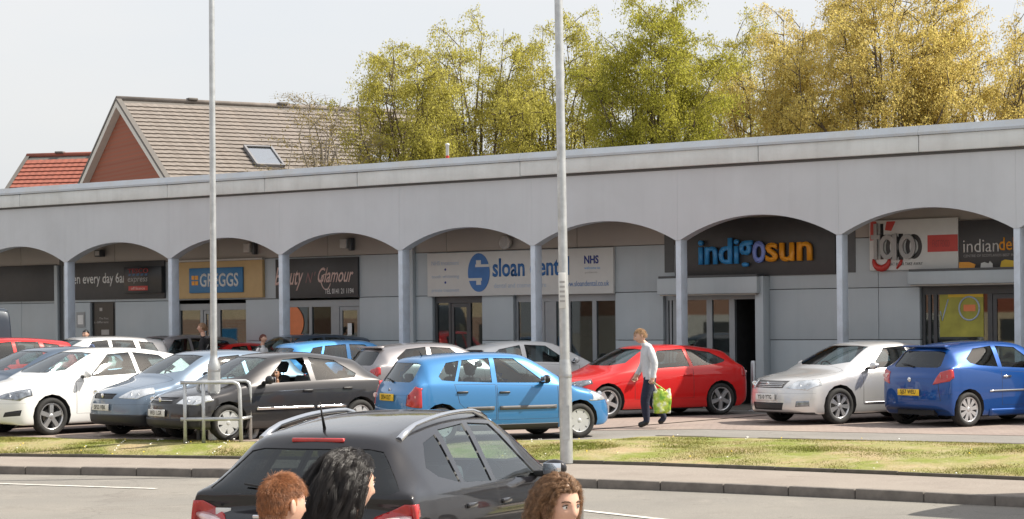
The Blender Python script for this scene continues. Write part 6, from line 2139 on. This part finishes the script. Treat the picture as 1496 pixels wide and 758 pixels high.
# ------------------------------------------------------------------ trees behind the parade
pm('bark', (.10, .075, .05), .9, var=.3, scale=4)
pm('bark_pale', (.22, .19, .15), .9, var=.3, scale=4)
def leaf_mat(name, c1, c2, c3, trans=.45):
    m = bpy.data.materials.new(name); m.use_nodes = True; MATS[name] = m
    nt = m.node_tree; N = nt.nodes; Lk = nt.links; N.clear()
    o = N.new('ShaderNodeOutputMaterial')
    tc = N.new('ShaderNodeTexCoord')
    n1 = N.new('ShaderNodeTexNoise'); n1.inputs['Scale'].default_value = .55; n1.inputs['Detail'].default_value = 2
    n2 = N.new('ShaderNodeTexNoise'); n2.inputs['Scale'].default_value = 9; n2.inputs['Detail'].default_value = 2
    for n in (n1, n2): Lk.new(tc.outputs['Object'], n.inputs['Vector'])
    r1 = N.new('ShaderNodeMapRange'); r1.inputs[1].default_value = .38; r1.inputs[2].default_value = .62
    Lk.new(n1.outputs['Fac'], r1.inputs[0])
    a = N.new('ShaderNodeMixRGB'); a.inputs[1].default_value = (*c1, 1); a.inputs[2].default_value = (*c2, 1)
    Lk.new(r1.outputs[0], a.inputs[0])
    r2 = N.new('ShaderNodeMapRange'); r2.inputs[1].default_value = .45; r2.inputs[2].default_value = .65; r2.inputs[4].default_value = .7
    Lk.new(n2.outputs['Fac'], r2.inputs[0])
    b = N.new('ShaderNodeMixRGB'); b.inputs[2].default_value = (*c3, 1)
    Lk.new(r2.outputs[0], b.inputs[0]); Lk.new(a.outputs[0], b.inputs[1])
    d = N.new('ShaderNodeBsdfDiffuse'); t = N.new('ShaderNodeBsdfTranslucent')
    Lk.new(b.outputs[0], d.inputs[0]); Lk.new(b.outputs[0], t.inputs[0])
    mx = N.new('ShaderNodeMixShader'); mx.inputs[0].default_value = trans
    Lk.new(d.outputs[0], mx.inputs[1]); Lk.new(t.outputs[0], mx.inputs[2]); Lk.new(mx.outputs[0], o.inputs[0])
    return m
leaf_mat('leaf_olive', (.42, .40, .08), (.50, .46, .11), (.56, .52, .16), .6)
leaf_mat('leaf_green', (.33, .335, .05), (.43, .41, .07), (.50, .47, .11), .6)
leaf_mat('leaf_gold', (.64, .51, .17), (.70, .57, .21), (.56, .50, .13), .6)
leaf_mat('leaf_bare', (.30, .24, .07), (.26, .20, .06), (.34, .28, .10))

def tree(label, x, y, h, cw, leafm, seed, limbs=13, subs=8, twigs=7, leaves=20, ls=.085, bare=0.0, droop=.8, base=.30, barkm='bark', lean=0.0):
    rnd = random.Random(seed)
    root = empty('deciduous_tree', (x, y, -.3), 0, label, 'tree', 'trees behind the parade')
    T = MB(); V = []; F = []
    top = Vector((lean, 0, h))
    th = h * base
    tr = [Vector((0, 0, 0)), Vector((rnd.uniform(-.15, .15), 0, th * .5)), Vector((rnd.uniform(-.2, .2), rnd.uniform(-.2, .2), th)), Vector((lean * .5, rnd.uniform(-.3, .3), h * .62)), Vector((lean * .9 + rnd.uniform(-.3, .3), rnd.uniform(-.3, .3), h * .80))]
    T.tube(tr, [.20, .17, .13, .06, .015], 8)
    def crown_r(z):
        t = (z - th) / (h - th)
        t = min(max(t, 0), 1)
        return cw * (math.sin(math.pi * min(1, t * .82 + .18)) ** .65)
    def leafq(p, size):
        d = Vector((rnd.gauss(0, .6), rnd.gauss(0, .6), rnd.gauss(-.9, .45))).normalized()
        n = Vector((rnd.gauss(0, 1), rnd.gauss(0, 1), rnd.gauss(0, 1)))
        s = d.cross(n).normalized()
        b = len(V); l = size * rnd.uniform(.7, 1.4)
        V.extend([tuple(p), tuple(p + d * l * .5 + s * l * .27), tuple(p + d * l), tuple(p + d * l * .5 - s * l * .27)])
        F.append((b, b + 1, b + 2, b + 3))
    for i in range(limbs):
        z0 = th * rnd.uniform(.75, 1.0) + (h - th) * .35 * (i / limbs)
        start = Vector((0, 0, z0))
        for (a, b2) in zip(tr, tr[1:]):
            if a.z <= z0 <= b2.z: start = a + (b2 - a) * ((z0 - a.z) / (b2.z - a.z))
        ang = 2 * math.pi * (i * .381966) + rnd.uniform(-.4, .4)
        zt = z0 + (h - z0) * rnd.uniform(.55, .98)
        rr = crown_r(zt) * rnd.uniform(.65, 1.0)
        end = Vector((math.cos(ang) * rr + lean * .6, math.sin(ang) * rr, zt))
        mid = start.lerp(end, .5) + Vector((math.cos(ang), math.sin(ang), 0)) * rr * .12 + Vector((0, 0, -.1 * rr)) + Vector((rnd.gauss(0, .15), rnd.gauss(0, .15), 0))
        q1 = start.lerp(mid, .5) + Vector((rnd.gauss(0, .18), rnd.gauss(0, .18), 0)); q3 = mid.lerp(end, .5) + Vector((rnd.gauss(0, .25), rnd.gauss(0, .25), .1))
        path = [start, q1, mid, q3, end]
        T.tube(path, [.07, .055, .038, .022, .006], 6, cap=False)
        def along(t):
            t *= 4; k = min(int(t), 3); return path[k].lerp(path[k + 1], t - k)
        for j in range(subs):
            t = rnd.uniform(.3, 1.0)
            p = along(t)
            a2 = ang + rnd.gauss(0, 1.0)
            ln = cw * rnd.uniform(.16, .38)
            e = p + Vector((math.cos(a2), math.sin(a2), rnd.uniform(.0, .9))) * ln
            m = p.lerp(e, .5) + Vector((0, 0, .1 * ln))
            T.tube([p, m, e], [.020, .012, .005], 4, cap=False)
            for k in range(twigs):
                s0 = rnd.uniform(.15, 1.0)
                b0 = (p.lerp(m, s0 * 2) if s0 < .5 else m.lerp(e, s0 * 2 - 1))
                a3 = a2 + rnd.gauss(0, 1.1)
                tl = rnd.uniform(.45, 1.35)
                d1 = Vector((math.cos(a3), math.sin(a3), rnd.uniform(.0, .8))).normalized()
                b1 = b0 + d1 * tl * .45
                b2_ = b1 + (d1 * (1 - droop) + Vector((0, 0, -droop))) * tl * .75
                T.tube([b0, b1, b2_], [.006, .004, .002], 3, cap=False)
                if rnd.random() < bare: continue
                for q in range(leaves):
                    u = rnd.uniform(.1, 1)
                    pp = b0.lerp(b1, u * 2) if u < .5 else b1.lerp(b2_, u * 2 - 1)
                    leafq(pp + Vector((rnd.gauss(0, .07), rnd.gauss(0, .07), rnd.gauss(0, .07))), ls)
    T.build('trunk', MATS[barkm], root, recalc=False)
    me = bpy.data.meshes.new('crown'); me.from_pydata(V, [], F); me.update()
    link_mesh('crown', me, root, MATS[leafm])
    return root
def tz(py, Y): return 1.93 + .3 + (466 - py) * Y / 3000
def tx(px, Y): return (px - 748) / 3000 * Y
tree('thin half bare tree in front of the brown tiled roof', tx(488, 66), 66, tz(105, 66), 1.9, 'leaf_bare', 1, 12, 8, 8, 9, .06, .30, .3, .35, 'bark_pale', -.4)
tree('olive tree left of the near lamp post beside the brown roof', tx(588, 68), 68, tz(62, 68), 2.64, 'leaf_olive', 2, 15, 10, 8, 40, .070, .05)
tree('tall olive tree just left of the near lamp post', tx(705, 70), 70, tz(10, 70), 3.19, 'leaf_olive', 3, 17, 11, 8, 40, .070, .03)
tree('olive tree crossed by the near lamp post', tx(820, 72), 72, tz(20, 72), 2.97, 'leaf_olive', 4, 16, 11, 8, 40, .070, .02)
tree('rounded darker green tree right of the near lamp post', tx(962, 66), 66, tz(8, 66), 2.97, 'leaf_green', 5, 18, 12, 9, 40, .070, .0)
tree('light thin tree between the dark green and the golden tree', tx(1085, 74), 74, tz(40, 74), 3.08, 'leaf_olive', 6, 16, 11, 8, 38, .068, .04)
tree('golden brown tree left of the biggest golden tree', tx(1165, 70), 70, tz(24, 70), 3.19, 'leaf_gold', 7, 17, 11, 8, 40, .068, .03)
tree('biggest golden tree rising past the top of the picture', tx(1298, 68), 68, tz(-50, 68), 4.07, 'leaf_gold', 8, 22, 13, 9, 38, .070, .02)
tree('golden tree at the right edge of the picture', tx(1445, 69), 69, tz(6, 69), 3.63, 'leaf_gold', 9, 20, 12, 8, 38, .070, .02)
tree('golden tree beyond the right edge behind the parade', tx(1570, 67), 67, tz(40, 67), 3.08, 'leaf_gold', 10, 12, 8, 6, 34, .075, .04)
# ------------------------------------------------------------------ grass and flowers of the verge
def grass_mat(name, c1, c2, c3):
    m, nt, b = nodes_of(name)
    N = nt.nodes; Lk = nt.links
    tc = N.new('ShaderNodeTexCoord')
    n1 = N.new('ShaderNodeTexNoise'); n1.inputs['Scale'].default_value = .8; n1.inputs['Detail'].default_value = 4
    n2 = N.new('ShaderNodeTexNoise'); n2.inputs['Scale'].default_value = 30
    for n in (n1, n2): Lk.new(tc.outputs['Object'], n.inputs['Vector'])
    r1 = N.new('ShaderNodeMapRange'); r1.inputs[1].default_value = .44; r1.inputs[2].default_value = .58
    Lk.new(n1.outputs['Fac'], r1.inputs[0])
    a = N.new('ShaderNodeMixRGB'); a.inputs[1].default_value = (*c1, 1); a.inputs[2].default_value = (*c2, 1); Lk.new(r1.outputs[0], a.inputs[0])
    r2 = N.new('ShaderNodeMapRange'); r2.inputs[1].default_value = .5; r2.inputs[2].default_value = .7; Lk.new(n2.outputs['Fac'], r2.inputs[0])
    c = N.new('ShaderNodeMixRGB'); c.inputs[2].default_value = (*c3, 1); Lk.new(r2.outputs[0], c.inputs[0]); Lk.new(a.outputs[0], c.inputs[1])
    Lk.new(c.outputs[0], b.inputs['Base Color']); b.inputs['Roughness'].default_value = .8
    b.inputs['Specular IOR Level'].default_value = .2
    return m
grass_mat('grass_blade', (.28, .245, .085), (.165, .195, .028), (.25, .235, .07))
def grass():
    rnd = random.Random(2)
    V = []; F = []
    me_v = verge.data
    n = 0
    from mathutils import noise
    while n < 110000:
        i = rnd.randrange(len(vf) - 1)
        t = rnd.random(); u = rnd.random()
        a = vf[i].lerp(vf[i + 1], t); b = vb[i].lerp(vb[i + 1], t)
        p = a.lerp(b, u * .97 + .015)
        if p.x < -10.5 or p.x > 9.5: continue
        k = noise.noise(Vector((p.x * .9, p.y * .9, 0)))
        if rnd.random() > .45 + 1.5 * k: continue
        z = (PAVE_Z) * (1 - u) + 0 * u + .06 * math.sin(u * math.pi) + .012 * math.sin(p.x * 1.3 + p.y) - .012
        h = rnd.uniform(.012, .035) * (1 + .7 * max(0, k))
        an = rnd.uniform(0, 6.28); w = .006
        dx, dy = math.cos(an) * w, math.sin(an) * w
        lx, ly = rnd.gauss(0, .02), rnd.gauss(0, .02)
        bq = len(V)
        V.extend([(p.x - dx, p.y - dy, z), (p.x + dx, p.y + dy, z), (p.x + lx, p.y + ly, z + h)])
        F.append((bq, bq + 1, bq + 2)); n += 1
    me = bpy.data.meshes.new('grass'); me.from_pydata(V, [], F); me.update()
    o = link_mesh('grass', me, None, MATS['grass_blade'])
    tag(o, 'short patchy dry and green grass on the verge', 'grass', kind='stuff')
    for nm, col, cnt, lab in (('dandelions', (.75, .55, .02), 260, 'yellow dandelion heads dotted over the verge'), ('daisies', (.75, .75, .70), 420, 'white daisies dotted over the verge')):
        pm(nm, col, .7)
        mb = MB()
        for q in range(cnt):
            i = rnd.randrange(len(vf) - 1)
            u = rnd.random(); p = vf[i].lerp(vb[i], u * .96 + .02)
            if p.x < -10 or p.x > 9: continue
            if noise.noise(Vector((p.x * .5, p.y * .5, 3 if nm[0] == 'd' else 7))) < .0: continue
            z = PAVE_Z * (1 - u) + .06 * math.sin(u * math.pi) + rnd.uniform(.02, .05)
            r = rnd.uniform(.010, .018)
            mb.add([(p.x + r * math.cos(a), p.y + r * math.sin(a), z) for a in (0, 1.26, 2.51, 3.77, 5.03)] + [(p.x, p.y, z + .014)], [(0, 1, 5), (1, 2, 5), (2, 3, 5), (3, 4, 5), (4, 0, 5)])
        o = mb.build(nm, MATS[nm], None, recalc=False)
        tag(o, lab, 'flowers', kind='stuff')
grass()

# ------------------------------------------------------------------ across the road, behind the camera: seen only in the shop windows
pm('cream_wall', (.62, .50, .34), .8, var=.06, scale=.8)
pm('white_wall', (.60, .58, .54), .8, var=.08)
rt = random.Random(6)
y = -70.0; k = 0
kinds = [('cream_wall', 'house_brick', 'cream and brick'), ('house_brick', 'house_brick', 'brick'), ('white_wall', 'pale_brick', 'white and pale brick'), ('pale_brick', 'cream_wall', 'pale brick and cream')]
while y < 80:
    w = rt.uniform(9, 15); h = rt.uniform(6.0, 7.6); lo, up, nm = kinds[rt.randrange(4)]
    op = empty('terrace_house', (-62 + rt.uniform(-4, 4), y + w / 2, -.5), 0, nm + ' house out of view to the left, seen only in window reflections', 'house', 'houses reflected in the shop windows')
    MB().box(-8, 0, -w / 2, w / 2, 0, 2.6).build('lower_wall', MATS[lo], op)
    MB().box(-7.9, -.06, -w / 2, w / 2, 2.6, h).build('upper_wall', MATS[up], op)
    MB().prism([(-9, h), (.5, h), (-4, h + 3.4)], -w / 2, w / 2, plane='XZ').build('roof', MATS['brown_tile'], op)
    for q in range(int(w / 3)):
        yy = -w / 2 + 1.7 + 3 * q
        MB().box(-.055, -.02, yy - .6, yy + .6, 3.9, 5.3).build('window', MATS['frame_dark'], op)
        if rt.random() < .7: MB().box(.004, .03, yy - .8, yy + .8, .9, 2.2).build('window', MATS['frame_dark'], op)
        else: MB().box(.004, .05, yy - .5, yy + .5, .02, 2.1).build('door', MATS['sign_blue'], op)
    y += w + rt.choice([.0, .0, 2.5, 5.0]); k += 1
